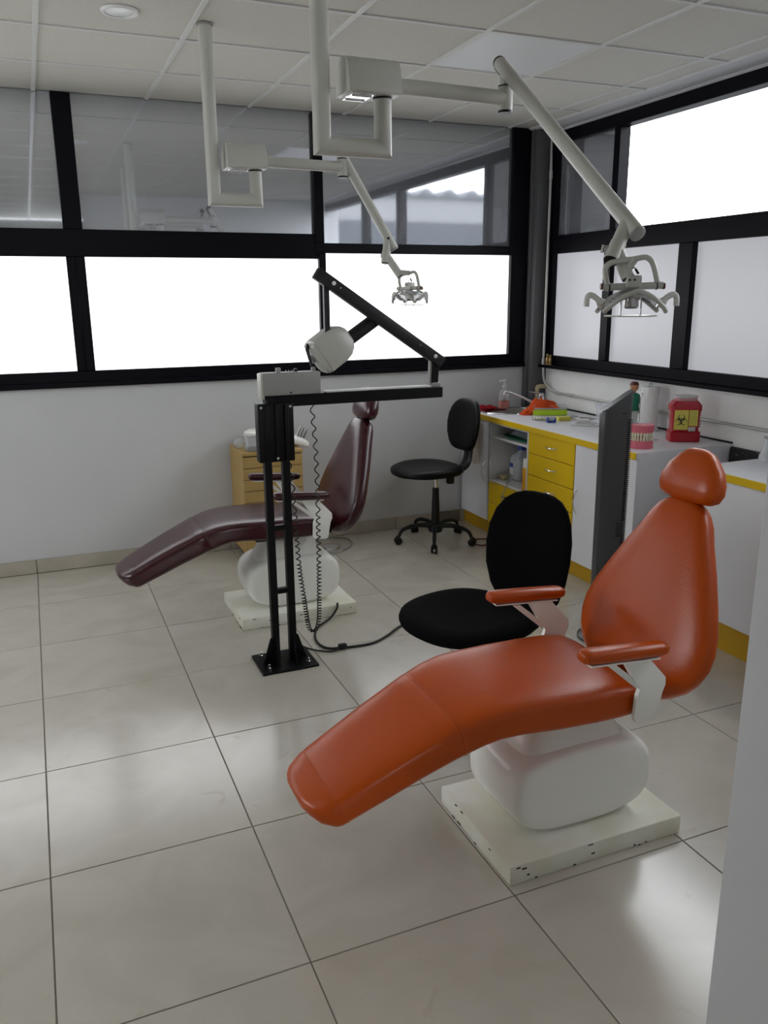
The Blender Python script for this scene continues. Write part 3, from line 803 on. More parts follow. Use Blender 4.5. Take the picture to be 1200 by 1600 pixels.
# ================================================================ CEILING DENTAL LAMPS
def rot_basis(r, u):
    r = Vector(r).normalized(); u = Vector(u).normalized(); f = r.cross(u).normalized()
    return r, f, u
def lamp(label, px, py, zb, rxo, rh, top, low, sw, joint2, hc, head_r, name='dental_lamp'):
    """armR: x of the riser; top: upper joint of the swing arm; low: its lower end; hc: head centre; head_r: sideways axis of the head"""
    t = thing(name, label, 'dental lamp', (px, py, CH), 'ceiling lamps over the dental chairs')
    r = 0.0285
    b = BM()
    rx = px + rxo
    tube(b, [(px, py, CH + 0.002), (px, py, zb), (rx, py, zb), (rx, py, zb + rh)], r, 24)
    pole = obj('ceiling_pole', b, 'lampgrey', t, 50)
    b = BM(); lathe(b, [(0.034, 0), (0.034, 0.004), (r, 0.006)], (px, py, CH - 0.006), 24); obj('ceiling_ring', b, 'greymt', t)
    # transformer housing on the riser
    z0 = zb + rh
    hx0, hx1 = rx - 0.135, rx + 0.042
    b = BM()
    prof = [(-0.060, 0.0), (-0.063, 0.012), (-0.052, 0.075), (-0.040, 0.096), (-0.020, 0.105), (0.020, 0.105), (0.040, 0.096), (0.052, 0.075), (0.063, 0.012), (0.060, 0.0)]
    prism(b, prof, (hx0, py, z0 - 0.004), Y, Z, X, hx1 - hx0, 0.004, 2)
    h = obj('transformer_housing', b, 'lampgrey', t, 30)
    b = BM(); box(b, hx0 + 0.014, rx - 0.045, py - 0.050, py + 0.050, z0 - 0.010, z0 - 0.002, 0.002, 1); obj('base_tray', b, 'chrome', h)
    for k in (-1, 1):
        b = BM(); box(b, hx0 + 0.02, rx - 0.05, py + k * 0.030 - 0.004, py + k * 0.030 + 0.004, z0 - 0.014, z0 - 0.009, 0.001, 1); obj('tray_rail', b, 'steel', h)
    b = BM(); lathe(b, [(0.030, 0), (0.031, 0.002), (0.031, 0.006), (0.030, 0.008)], (rx, py, z0 - 0.010), 24); obj('collar', b, 'black', t)
    # horizontal arm
    jx, jy, jz = top.x, top.y, z0 + 0.028
    zj = jz
    b = BM(); tube(b, [(hx1 - 0.02, py, z0 + 0.035), (jx, jy, zj)], 0.0235, 20); obj('horizontal_arm', b, 'lampgrey', t, 50)
    b = BM(); tube(b, [(jx, jy, zj - 0.038), (jx, jy, zj + 0.036)], 0.0245, 20); hub = obj('joint_hub', b, 'lampgrey', t, 50)
    b = BM(); tube(b, [(jx, jy, zj - 0.046), (jx, jy, zj - 0.037)], 0.0235, 20); obj('hub_cap', b, 'black', hub)
    b = BM(); tube(b, [(jx, jy, zj + 0.034), (jx, jy, zj + 0.038)], 0.0255, 20); obj('hub_ring', b, 'black', hub)
    b = BM(); tube(b, [(jx, jy, zj + 0.038), (jx, jy, top.z - 0.01)], 0.020, 18); obj('joint_post', b, 'lampgrey', t, 50)
    # swing arm
    dd = (low - top).normalized(); st = top - dd * 0.062
    b = BM(); tube(b, [st, low], 0.0215, 20); sa = obj('swing_arm', b, 'lampgrey', t, 50)
    a_, b__ = frame_from(dd)
    b = BM(); tube(b, [st - dd * 0.012, st - dd * 0.003, st + dd * 0.006], 0.022, 20, rs=[0.014, 0.021, 0.0225]); obj('end_cap', b, 'black', sa)
    b = BM(); box(b, -0.004, 0.052, -0.009, 0.009, -0.0245, -0.018, 0.002, 1, Matrix.Translation(st) @ Matrix(((dd.x, a_.x, b__.x, 0), (dd.y, a_.y, b__.y, 0), (dd.z, a_.z, b__.z, 0), (0, 0, 0, 1)))); obj('end_slot', b, 'black', sa)
    b = BM(); tube(b, [low, low + dd * 0.005, low + dd * 0.010], 0.022, 20, rs=[0.0222, 0.0215, 0.015]); obj('end_cap', b, 'greymt', sa)
    side = Vector((-CF.x, -CF.y, 0)).normalized()
    for q in (top + side * 0.0195, low - dd * 0.05 + side * 0.0195):
        b = BM(); lathe(b, [(0.006, 0), (0.006, 0.004), (0.003, 0.005)], q, 10, side); obj('pivot_pin', b, 'black', sa)
    # swivel below the arm
    b = BM(); tube(b, [low - dd * 0.055, sw], 0.0195, 18); tube(b, [sw + (low - dd * 0.055 - sw) * 0.45, sw], 0.0215, 18); swo = obj('swivel', b, 'lampgrey', t, 50)
    b = BM(); ddw = (sw - (low - dd * 0.055)).normalized(); tube(b, [sw, sw + ddw * 0.004], 0.019, 18); obj('swivel_cap', b, 'black', swo)
    mid = sw + (low - dd * 0.055 - sw) * 0.30
    b = BM(); tube(b, [mid - head_r * 0.020, mid - head_r * 0.034], 0.009, 12); tube(b, [mid - head_r * 0.034 + Z * 0.010, mid - head_r * 0.038 - Z * 0.010], 0.004, 8); obj('wing_bolt', b, 'steel', swo)
    b = BM(); tube(b, [mid, joint2], 0.0185, 18); j2o = obj('drop_arm', b, 'lampgrey', t, 50)
    dj = (joint2 - mid).normalized()
    b = BM(); tube(b, [joint2, joint2 + dj * 0.004], 0.017, 18); obj('drop_cap', b, 'black', j2o)
    # head
    R_, F_, U_ = rot_basis(head_r, Z); 
    def Q(a, c, e): return hc + R_ * a + F_ * c + U_ * e
    b = BM()
    hw = 0.066
    yk = smooth([Q(-hw, 0, 0.000), Q(-hw - 0.010, 0, 0.045), Q(-hw + 0.004, 0, 0.062), Q(-0.035, 0, 0.068), Q(0.0, 0, 0.072), Q(0.030, 0, 0.076), Q(0.050, 0, 0.060), Q(0.066, 0, 0.010), Q(0.068, 0, 0.0)], 6)
    tube(b, yk, 0.0075, 12); obj('yoke', b, 'lampgrey', t, 60)
    tube_b = BM(); tube(tube_b, [joint2 - dj * 0.02, Q(0.0, 0, 0.072)], 0.012, 12); obj('yoke_link', tube_b, 'lampgrey', t, 60)
    b = BM(); tube(b, [Q(-hw - 0.014, 0, 0.0), Q(hw + 0.014, 0, 0.004)], 0.0095, 16); ax_ = obj('axle', b, 'lampgrey', t, 50)
    for s in (-1, 1):
        b = BM(); tube(b, [Q(s * (hw - 0.004), 0, 0.001 + 0.002 * s), Q(s * (hw - 0.001), 0, 0.001 + 0.002 * s)], 0.0108, 16); obj('axle_ring', b, 'black', ax_)
        b = BM(); tube(b, [Q(s * (hw + 0.013), 0, 0.002), Q(s * (hw + 0.020), 0, 0.002)], 0.0085, 14); obj('axle_cap', b, 'brown', ax_)
    b = BM(); box(b, -0.020, 0.020, -0.016, 0.016, -0.002, 0.030, 0.003, 2, Matrix.Translation(hc) @ Matrix(((R_.x, F_.x, U_.x, 0), (R_.y, F_.y, U_.y, 0), (R_.z, F_.z, U_.z, 0), (0, 0, 0, 1)))); bx = obj('socket_box', b, 'lampgrey', t)
    for a in (-0.013, 0.000):
        b = BM(); lathe(b, [(0.003, 0), (0.003, 0.002)], Q(a, -0.016, 0.018) if (F_.dot(CF) > 0) else Q(a, 0.016, 0.018), 8, F_ if F_.dot(CF) < 0 else -F_); obj('socket_hole', b, 'black', bx)
    b = BM(); tube(b, smooth([Q(-0.008, 0, 0.03), Q(-0.006, 0, 0.044), Q(0.002, 0, 0.050), Q(0.012, 0, 0.036)], 5), 0.0014, 6); tube(b, [Q(0.005, 0, 0.047), Q(0.014, 0, 0.034)], 0.0035, 8); obj('socket_wire', b, 'black', bx)
    # curved shell with a raised rim and a mirror underneath
    b = BM()
    nA, nB = 20, 10
    grid = []
    for i in range(nA + 1):
        a = -0.083 + 0.166 * i / nA; row = []
        for j in range(nB + 1):
            v = -1 + 2 * j / nB
            wd = 0.052 * math.sqrt(max(0.0, 1 - (a / 0.092) ** 4)) + 0.004
            e = -0.006 - 0.038 * (a / 0.083) ** 2 - 0.020 * v * v
            row.append(b.verts.new(Q(a, v * wd, e)))
        grid.append(row)
    for i in range(nA):
        for j in range(nB): b.faces.new((grid[i][j], grid[i + 1][j], grid[i + 1][j + 1], grid[i][j + 1]))
    bmesh.ops.solidify(b, geom=b.faces[:], thickness=0.004)
    sh = obj('reflector_shell', b, 'chrome', t, 60)
    for s in (-1, 1):
        b = BM(); rim = []
        for i in range(nA + 1):
            a = -0.083 + 0.166 * i / nA
            wd = 0.052 * math.sqrt(max(0.0, 1 - (a / 0.092) ** 4)) + 0.004
            rim.append(Q(a, s * wd, -0.026 - 0.038 * (a / 0.083) ** 2 + 0.016 * (1 - abs(a) / 0.083)))
        tube(b, rim, 0.006, 10); obj('shell_rim', b, 'lampgrey', sh)
    # S-shaped handles at both ends
    for s in (-1, 1):
        b = BM()
        pts = smooth([Q(s * 0.074, 0, -0.040), Q(s * 0.086, 0, -0.034), Q(s * 0.100, 0, -0.024), Q(s * 0.112, 0, -0.020), Q(s * 0.120, 0, -0.028), Q(s * 0.121, 0, -0.050)], 5)
        tube(b, pts, 0.0065, 12, rs=[0.008 - 0.0005 * 0 for _ in pts]); obj('handle', b, 'white_mt', t, 60)
        b = BM(); tube(b, smooth([Q(s * 0.070, 0.02 * s, -0.048), Q(s * 0.082, 0.01 * s, -0.050), Q(s * 0.092, 0, -0.034)], 4), 0.005, 10); obj('handle_rib', b, 'white_mt', t, 60)
    # bulb holder and glass shield on two pins
    b = BM(); lathe(b, [(0.012, -0.022), (0.018, -0.026), (0.019, -0.050), (0.016, -0.056), (0.010, -0.056)], hc, 20, (0, 0, 1)); obj('bulb_holder', b, 'steel', t)
    for a in (-0.028, 0.026):
        b = BM(); tube(b, [Q(a, 0, -0.02), Q(a, 0, -0.075)], 0.0025, 8); obj('shield_pin', b, 'steel', t)
    b = BM(); lathe(b, [(0.0, -0.0765), (0.070, -0.0765), (0.071, -0.075), (0.070, -0.0735), (0.0, -0.0735)], hc, 40, (0, 0, 1)); obj('shield_disc', b, 'lampgrey', t)
    return t
V = Vector
lamp('nearer ceiling dental lamp, its head hanging high above the orange chair', 1.013, -2.05, 2.084, 0.205, 0.155,
     V((1.664, -2.05, 2.350)), V((1.640, -2.795, 1.787)), V((1.566, -2.786, 1.717)), V((1.606, -2.812, 1.672)), V((1.614, -2.822, 1.648)), V((0.922, -0.387, 0)).normalized())
lamp('farther ceiling dental lamp, its head in front of the back window', 0.920, -0.857, 2.046, 0.188, 0.130,
     V((1.520, -0.857, 2.250)), V((1.748, -0.915, 1.850)), V((1.704, -0.917, 1.782)), V((1.765, -0.955, 1.722)), V((1.797, -0.990, 1.662)), V((0.29, -0.957, 0)).normalized())

# ================================================================ OFFICE STOOLS
def make_stool(cx, cy, face, upholstery, label, seat_r=0.23, seat_z=0.50, bw=0.19, bh=0.36, bz=0.60, bdist=0.27, sx_off=-0.02, name='office_stool'):
    t = thing(name, label, 'office chair', (cx, cy, 0), 'black office stools')
    # built facing -X around the origin of the thing, then turned
    def P(x, y, z): return Vector((cx + x, cy + y, z))
    b = BM(); lathe(b, [(0.045, 0.075), (0.05, 0.085), (0.045, 0.12), (0.032, 0.13)], (cx, cy, 0), 20); obj('hub', b, 'black', t)
    for k in range(5):
        an = 2 * PI * k / 5 + 0.35
        dx, dy = math.cos(an), math.sin(an)
        b = BM()
        pts = smooth([P(dx * 0.03, dy * 0.03, 0.115), P(dx * 0.10, dy * 0.10, 0.125), P(dx * 0.18, dy * 0.18, 0.118), P(dx * 0.235, dy * 0.235, 0.095), P(dx * 0.255, dy * 0.255, 0.060)], 5)
        tube(b, pts, 0.012, 10, rs=[0.017 - 0.006 * i / (len(pts) - 1) for i in range(len(pts))])
        leg = obj('leg', b, 'black', t)
        b = BM()
        sx, sy = -dy, dx
        c = P(dx * 0.262, dy * 0.262, 0.026)
        for s in (-1, 1):
            lathe(b, [(0.0, -0.008), (0.020, -0.008), (0.0255, -0.005), (0.0255, 0.005), (0.020, 0.008), (0, 0.008)], c + Vector((sx, sy, 0)) * (0.014 * s), 20, (sx, sy, 0))
        box(b, c.x - 0.012, c.x + 0.012, c.y - 0.012, c.y + 0.012, 0.03, 0.062, 0.004, 1)
        cs = obj('caster', b, 'black', leg)
    b = BM(); lathe(b, [(0.029, 0.12), (0.026, 0.28), (0.024, 0.30), (0.022, 0.38)], (cx, cy, 0), 20); obj('column_cover', b, 'black', t)
    b = BM(); tube(b, [P(0, 0, 0.37), P(0, 0, seat_z - 0.06)], 0.012, 12); obj('gas_piston', b, 'chrome', t)
    b = BM(); box(b, cx - 0.06, cx + 0.09, cy - 0.06, cy + 0.06, seat_z - 0.068, seat_z - 0.048, 0.004, 1); obj('seat_plate', b, 'black', t)
    # seat cushion: saddle-shaped
    b = BM(); nR, nA = 12, 48
    def top_h(r, a):
        x = r * math.cos(a); y = r * math.sin(a)
        f = -x  # front is -x
        return 0.0 - 0.010 * max(0, f) ** 2 * 1.2 + 0.010 * y * y - 0.006 * (1 - r)
    rings = []
    def outl(a):
        c_, s_ = math.cos(a), math.sin(a)
        n = 2.6
        return (abs(c_) ** n + abs(s_) ** n) ** (-1 / n)
    levels = [(0.0, 'top'), (0.25, 'top'), (0.5, 'top'), (0.72, 'top'), (0.86, 'top'), (0.94, 'top'), (0.985, 'e1'), (1.0, 'e2'), (0.985, 'e3'), (0.93, 'bot'), (0.6, 'bot'), (0.0, 'bot')]
    for rr, kd in levels:
        ring = []
        cnt = 1 if rr == 0 else nA
        for k in range(cnt):
            a = 2 * PI * k / nA; ro = outl(a) * rr * seat_r
            z = {'top': seat_z + top_h(rr, a) - 0.010 * (rr > 0.9), 'e1': seat_z - 0.016 + top_h(rr, a), 'e2': seat_z - 0.030 + top_h(rr, a), 'e3': seat_z - 0.042 + top_h(rr, a), 'bot': seat_z - 0.050 - 0.004 * (1 - rr)}[kd]
            ring.append(b.verts.new(P(ro * math.cos(a) + sx_off, ro * math.sin(a) * 1.0, z)))
        rings.append(ring)
    for i in range(len(rings) - 1):
        A, B = rings[i], rings[i + 1]
        for k in range(nA):
            if len(A) == 1: b.faces.new((A[0], B[k], B[(k + 1) % nA]))
            elif len(B) == 1: b.faces.new((A[k], A[(k + 1) % nA], B[0]))
            else: b.faces.new((A[k], A[(k + 1) % nA], B[(k + 1) % nA], B[k]))
    sc = obj('seat', b, upholstery, t, 60)
    # back post bracket
    b = BM(); tube(b, smooth([P(0.05, 0, seat_z - 0.058), P(bdist - 0.06, 0, seat_z - 0.060), P(bdist + 0.02, 0, seat_z - 0.03), P(bdist + 0.045, 0, seat_z + 0.06), P(bdist + 0.05, 0, bz + bh * 0.45)], 5), 0.02, 8)
    for v in b.verts: v.co.y = cy + (v.co.y - cy) * 2.4
    obj('back_bracket', b, 'black', t)
    # backrest: egg outline, slightly curved
    b = BM(); tl = math.radians(8)
    ax = Vector((math.sin(tl), 0, math.cos(tl))); nv = Vector((math.cos(tl), 0, -math.sin(tl)))
    base = P(bdist, 0, bz)
    prof = [(0.0, 0.30, 0.010), (0.012, 0.48, 0.020), (0.05, 0.66, 0.027), (0.15, 0.82, 0.030), (0.32, 0.955, 0.031), (0.50, 1.0, 0.031), (0.66, 0.975, 0.031), (0.80, 0.88, 0.029), (0.90, 0.73, 0.026), (0.96, 0.55, 0.021), (0.99, 0.36, 0.014), (1.0, 0.18, 0.007)]
    nS = 40; rings = []
    for s, hw, th in prof:
        ring = []
        for j in range(nS):
            a = 2 * PI * (j + .5) / nS; ct, st = math.cos(a), math.sin(a)
            yy = math.copysign(abs(ct) ** (2 / 2.6), ct) * hw * bw; tt = math.copysign(abs(st) ** (2 / 2.6), st) * th
            curve = -(yy ** 2) * 0.9
            ring.append(b.verts.new(base + ax * (s * bh) + nv * (tt + curve) + Y * yy))
        rings.append(ring)
    for i in range(len(rings) - 1):
        for j in range(nS): b.faces.new((rings[i][j], rings[i][(j + 1) % nS], rings[i + 1][(j + 1) % nS], rings[i + 1][j]))
    b.faces.new(rings[0][::-1]); b.faces.new(rings[-1])
    obj('backrest', b, upholstery, t, 60)
    # lever
    b = BM(); tube(b, [P(0.10, -0.02, seat_z - 0.07), P(0.10, -0.02, seat_z - 0.13)], 0.016, 10); box(b, cx + 0.08, cx + 0.125, cy - 0.04, cy, seat_z - 0.14, seat_z - 0.09, 0.004, 1); obj('tilt_knob', b, 'black', t)
    t.rotation_euler = (0, 0, face)
    return t, sc
make_stool(2.52, 0.17, math.radians(6), 'leather', 'black leather office stool on a five-caster base by the back wall', seat_z=0.540, bz=0.615, bh=0.35, bw=0.180, bdist=0.215, sx_off=-0.07)
st2, sc2 = make_stool(1.58, -2.09, math.radians(16), 'velvet', 'black velour office stool close behind the orange dental chair', seat_r=0.250, seat_z=0.478, bz=0.405, bh=0.475, bw=0.215, bdist=0.27, sx_off=-0.045)

# ================================================================ COUNTER
CT = 0.835; CX = 2.925; CEND = -1.325; CXF = 2.95
t = thing('worktop', 'white worktop with a yellow front edge and a set-in sink, long run to the corner', 'worktop', (3.25, -0.36, CT - 0.035))
b = BM()
# slab with an oval sink cut-out, as a ring of faces
sx, sy, sa, sb_ = 3.20, 0.375, 0.205, 0.165
x0, x1, y0, y1 = CX + 0.003, RW, CEND, 0.50
N = 48
inner = [(sx + sa * math.cos(2 * PI * k / N), sy - 0.03 + sb_ * math.sin(2 * PI * k / N)) for k in range(N)]
def outer_pt(a):
    c_, s_ = math.cos(a), math.sin(a)
    tx = ((x1 - sx) / c_ if c_ > 0 else (x0 - sx) / c_) if abs(c_) > 1e-6 else 1e9
    yc = sy - 0.03
    ty = ((y1 - yc) / s_ if s_ > 0 else ((0.05) - yc) / s_) if abs(s_) > 1e-6 else 1e9
    k = min(tx, ty); return (sx + c_ * k, yc + s_ * k)
angs = sorted([2 * PI * k / N for k in range(N)] + [math.atan2(yy - (sy - 0.03), xx - sx) % (2 * PI) for xx in (x0, x1) for yy in (0.05, y1)])
for zz in (CT, CT - 0.035):
    iv = [b.verts.new((sx + sa * math.cos(a), sy - 0.03 + sb_ * math.sin(a), zz)) for a in angs]
    ov = [b.verts.new((*outer_pt(a), zz)) for a in angs]
    n = len(angs)
    for k in range(n): b.faces.new((iv[k], iv[(k + 1) % n], ov[(k + 1) % n], ov[k]))
bmesh.ops.recalc_face_normals(b, faces=b.faces[:])
box(b, x0, x1, CEND, 0.05, CT - 0.035, CT)
wt = obj('worktop_slab', b, 'lam', t)
b = BM(); box(b, CX - 0.002, CX + 0.004, CEND, 0.50, CT - 0.036, CT - 0.001, 0.001, 1); obj('edge_band', b, 'yellow', t)
b = BM(); lathe(b, [(0.225, 0.0), (0.228, 0.003), (0.215, 0.005), (0.200, 0.002), (0.190, -0.02), (0.175, -0.09), (0.14, -0.12), (0.0, -0.125)], (sx, sy - 0.03, CT), 56, squash=(1, 1))
for v in b.verts: v.co.y = (sy - 0.03) + (v.co.y - sy + 0.03) * 0.79
bmesh.ops.delete(b, geom=[f for f in b.faces if len(f.verts) > 10], context='FACES')
sk = tag(obj('sink', b, 'basin', None, 60), 'round brushed steel sink set into the worktop in the corner', 'sink')
b = BM(); lathe(b, [(0.212, 0.0048), (0.220, 0.0072), (0.229, 0.0062), (0.232, 0.0008)], (sx, sy - 0.03, CT), 56)
for v in b.verts: v.co.y = (sy - 0.03) + (v.co.y - sy + 0.03) * 0.79
bmesh.ops.delete(b, geom=[f for f in b.faces if len(f.verts) > 10], context='FACES')
obj('rim', b, 'chrome', sk, 60)
b = BM(); lathe(b, [(0.0, 0.003), (0.022, 0.004), (0.026, 0.0)], (sx, sy - 0.03, CT - 0.122), 20); obj('drain', b, 'chrome', sk)
b = BM(); box(b, RW - 0.012, RW, CEND, 0.48, CT + 0.0005, CT + 0.010, 0.001, 1)
tag(obj('gasket_strip', b, 'black'), 'thin black strip along the joint of worktop and right wall', 'strip')
# faucet
t = thing('faucet', 'chrome mixer tap with a long spout at the corner sink', 'faucet', (3.40, 0.28, CT))
b = BM(); lathe(b, [(0.026, 0), (0.026, 0.006), (0.020, 0.012), (0.019, 0.06), (0.022, 0.075), (0.022, 0.095), (0.012, 0.105), (0, 0.106)], (3.40, 0.28, CT), 20); obj('body', b, 'chrome', t)
b = BM(); tube(b, smooth([(3.385, 0.285, CT + 0.040), (3.33, 0.315, CT + 0.068), (3.26, 0.345, CT + 0.102), (3.19, 0.37, CT + 0.130), (3.165, 0.378, CT + 0.130), (3.158, 0.379, CT + 0.112)], 5), 0.009, 12); obj('spout', b, 'chrome', t)
b = BM(); loft(b, [((3.40, 0.28, CT + 0.112), Y, Z, 0.020, 0.010, 3), ((3.36, 0.30, CT + 0.125), Y, Z, 0.013, 0.005, 3), ((3.325, 0.32, CT + 0.132), Y, Z, 0.009, 0.003, 3)], 16)
lathe(b, [(0.022, 0.10), (0.021, 0.115), (0.014, 0.122), (0, 0.123)], (3.40, 0.28, CT), 20); obj('lever_handle', b, 'chrome', t)

DF = 2.935   # door front plane
def handle(parent, p0, p1, out=(-1, 0, 0), h=0.026, r=0.0042):
    p0, p1, out = Vector(p0), Vector(p1), Vector(out)
    pts = [p0] + [p0.lerp(p1, k / 10) + out * (h * math.sin(PI * k / 10) ** 0.6) for k in range(1, 10)] + [p1]
    b = BM(); tube(b, pts, r, 8); return obj('handle', b, 'chrome', parent)
def cab_body(name, label, ya, yb, group=None):
    t = thing(name, label, 'cabinet', (3.25, (ya + yb) / 2, 0.09))
    return t
zt = CT - 0.036; zp = 0.095
# 1 corner cabinet with a door
t = thing('base_cabinet', 'corner base cabinet with a single white door under the sink', 'cabinet', (3.25, 0.35, zp))
b = BM(); 
box(b, CXF, 3.55, 0.185, 0.203, zp, zt); box(b, CXF, 3.55, 0.565, 0.58, zp, 0.60); box(b, CXF, 3.55, 0.203, 0.565, zp, zp + 0.016); obj('carcass', b, 'lam', t)
b = BM(); box(b, DF, CXF, 0.21, 0.575, zp + 0.004, zt - 0.004, 0.0015, 1); dr = obj('door', b, 'lam', t)
handle(dr, (DF, 0.235, 0.375), (DF, 0.235, 0.515))
# 2 open shelf unit with two drawers
t = thing('shelf_unit', 'open shelf unit over two yellow drawers, between corner cabinet and drawer stack', 'cabinet', (3.25, -0.05, zp))
b = BM()
box(b, CXF - 0.012, 3.55, -0.296, -0.281, zp, zt); box(b, CXF - 0.012, 3.55, 0.169, 0.184, zp, zt); box(b, 3.535, 3.55, -0.281, 0.169, zp, zt); box(b, CXF - 0.01, 3.535, -0.281, 0.169, zt - 0.012, zt)
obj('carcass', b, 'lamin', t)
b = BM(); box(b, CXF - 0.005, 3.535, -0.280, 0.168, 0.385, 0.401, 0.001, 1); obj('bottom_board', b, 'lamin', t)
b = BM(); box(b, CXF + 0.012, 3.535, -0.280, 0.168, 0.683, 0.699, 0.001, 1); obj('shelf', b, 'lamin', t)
for z0, z1 in ((zp + 0.003, 0.237), (0.241, 0.382)):
    b = BM(); box(b, DF, DF + 0.018, -0.279, 0.182, z0, z1, 0.0015, 1); d_ = obj('drawer', b, 'yellow', t)
    handle(d_, (DF, -0.095, (z0 + z1) / 2 + 0.012), (DF, 0.005, (z0 + z1) / 2 + 0.012))
# 3 drawer stack
t = thing('drawer_cabinet', 'yellow stack of five drawers with chrome pulls', 'cabinet', (3.25, -0.55, zp))
b = BM(); box(b, CXF, 3.55, -0.790, -0.775, zp, zt); box(b, CXF, 3.55, -0.314, -0.299, zp, zt); box(b, 3.535, 3.55, -0.775, -0.314, zp, zt); box(b, CXF + 0.01, 3.535, -0.775, -0.314, zp, zp + 0.015)
obj('carcass', b, 'lamin', t)
for z0, z1 in ((zp + 0.003, 0.242), (0.246, 0.384), (0.388, 0.525), (0.529, 0.664), (0.668, zt - 0.003)):
    b = BM(); box(b, DF, DF + 0.018, -0.787, -0.303, z0, z1, 0.0015, 1); d_ = obj('drawer', b, 'yellow', t)
    zz = (z0 + z1) / 2 + 0.004
    handle(d_, (DF, -0.612, zz), (DF, -0.500, zz))
# 4 end cabinet with one door
t = thing('end_cabinet', 'white base cabinet with two doors closing the end of the long counter', 'cabinet', (3.25, -1.06, zp))
b = BM(); box(b, CXF, RW - 0.02, CEND, CEND + 0.018, 0.0, CT - 0.036); box(b, CXF, 3.55, -0.808, -0.793, zp, zt); box(b, CXF + 0.01, 3.55, CEND + 0.018, -0.808, zp, zp + 0.015); box(b, 3.535, 3.55, CEND + 0.018, -0.808, zp, zt)
obj('carcass', b, 'lam', t)
b = BM(); box(b, DF, DF + 0.016, -1.218, -0.796, zp + 0.004, zt - 0.004, 0.0015, 1); dr = obj('door', b, 'lam', t)
handle(dr, (DF, -0.832, 0.395), (DF, -0.832, 0.535))
b = BM(); box(b, DF, DF + 0.016, CEND + 0.001, -1.222, zp + 0.004, zt - 0.004, 0.0015, 1); obj('filler_panel', b, 'lam', t)
b = BM(); box(b, CX + 0.02, RW, CEND - 0.004, CEND - 0.0008, CT - 0.036, CT - 0.001); obj('end_panel_band', b, 'lam', t)
b = BM(); box(b, 2.962, 2.98, CEND + 0.02, 0.575, 0.0, zp - 0.001, 0.001, 1)
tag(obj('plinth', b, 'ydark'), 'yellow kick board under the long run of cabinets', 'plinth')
# second counter, after a gap
t = thing('worktop', 'short white worktop with yellow edge at the far right, beyond the gap', 'worktop', (3.25, -2.5, 0.83))
b = BM(); box(b, CX + 0.003, RW, -3.3, -1.735, 0.81, 0.845); obj('worktop_slab', b, 'lam', t)
b = BM(); box(b, CX - 0.002, CX + 0.004, -3.3, -1.735, 0.809, 0.844, 0.001, 1); obj('edge_band', b, 'yellow', t)
t = thing('base_cabinet', 'white base cabinet at the far right beside the near wall', 'cabinet', (3.25, -2.5, 0.13))
b = BM(); box(b, CXF, 3.55, -3.3, -1.745, 0.14, 0.808); obj('carcass', b, 'lam', t)
for ya, yb in ((-2.27, -1.748), (-2.80, -2.274), (-3.298, -2.804)):
    b = BM(); box(b, DF, DF + 0.015, ya, yb, 0.144, 0.804, 0.0015, 1); obj('door', b, 'lam', t)
b = BM(); box(b, 2.962, 2.98, -3.3, -1.75, 0.0, 0.139, 0.001, 1)
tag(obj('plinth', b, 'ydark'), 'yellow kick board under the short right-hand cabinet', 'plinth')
b = BM(); box(b, 3.556, 3.578, -1.735, -1.330, 0.0, 0.822, 0.003, 1)
tag(obj('scuffed_panel', b, 'scuff'), 'black panel with white scuff marks in the gap between the two counters', 'panel')

# ---- tower fan / heater
t = thing('tower_fan', 'tall charcoal tower fan with a slanted top in front of the drawers', 'fan', (2.545, -1.62, 0))
b = BM(); nS = 32
def ell(z, tilt=0.0):
    out = []
    for k in range(nS):
        a = 2 * PI * k / nS; ct, st = math.cos(a), math.sin(a)
        x = math.copysign(abs(ct) ** (2 / 3.0), ct) * 0.066; y = math.copysign(abs(st) ** (2 / 3.0), st) * 0.036
        out.append((x, y, z + tilt * (x - 0) ))
    return out
fanrot = Matrix.Rotation(math.radians(-24), 4, 'Z')
rings = []
for z, tl_, k in ((0.03, 0, 1.02), (0.60, 0, 1.03), (1.0, 0, 1.06), (1.155, 0.78, 1.08), (1.160, 0.78, 1.04)):
    rings.append([b.verts.new(V((2.545, -1.62, 0)) + fanrot @ V((x * k, y * k, zz))) for x, y, zz in ell(z, tl_)])
for i in range(len(rings) - 1):
    for k in range(nS): b.faces.new((rings[i][k], rings[i][(k + 1) % nS], rings[i + 1][(k + 1) % nS], rings[i + 1][k]))
b.faces.new(rings[0][::-1]); b.faces.new(rings[-1])
obj('housing', b, 'fan', t, 40)
fm = Matrix.Translation((2.545, -1.62, 0)) @ fanrot
for k in range(70):
    if k == 0:
        b = BM(); box(b, 0.050, 0.0705, -0.0335, -0.012, 0.40, 0.4035, 0, 1, fm); slat0 = obj('grille_slat', b, 'black', t); base0 = slat0.location.copy()
    else:
        s = dup(slat0, t, base0 + V((0, 0, k * 0.0098)))
b = BM(); box(b, 0.018, 0.060, -0.041, -0.034, 0.52, 0.60, 0.002, 1, fm); pnl = obj('control_panel', b, 'fan', t)
for k in range(8):
    b = BM(); box(b, 0.022, 0.052, -0.0425, -0.039, 0.526 + k * 0.009, 0.530 + k * 0.009, 0, 1, fm); obj('slot', b, 'black', pnl)
b = BM(); box(b, 0.020, 0.036, -0.0405, -0.034, 1.105, 1.110, 0, 1, fm); obj('carry_slot', b, 'black', t)
b = BM(); lathe(b, [(0.12, 0), (0.12, 0.012), (0.10, 0.022), (0.06, 0.03)], (2.545, -1.62, 0), 36); obj('base', b, 'fan', t)

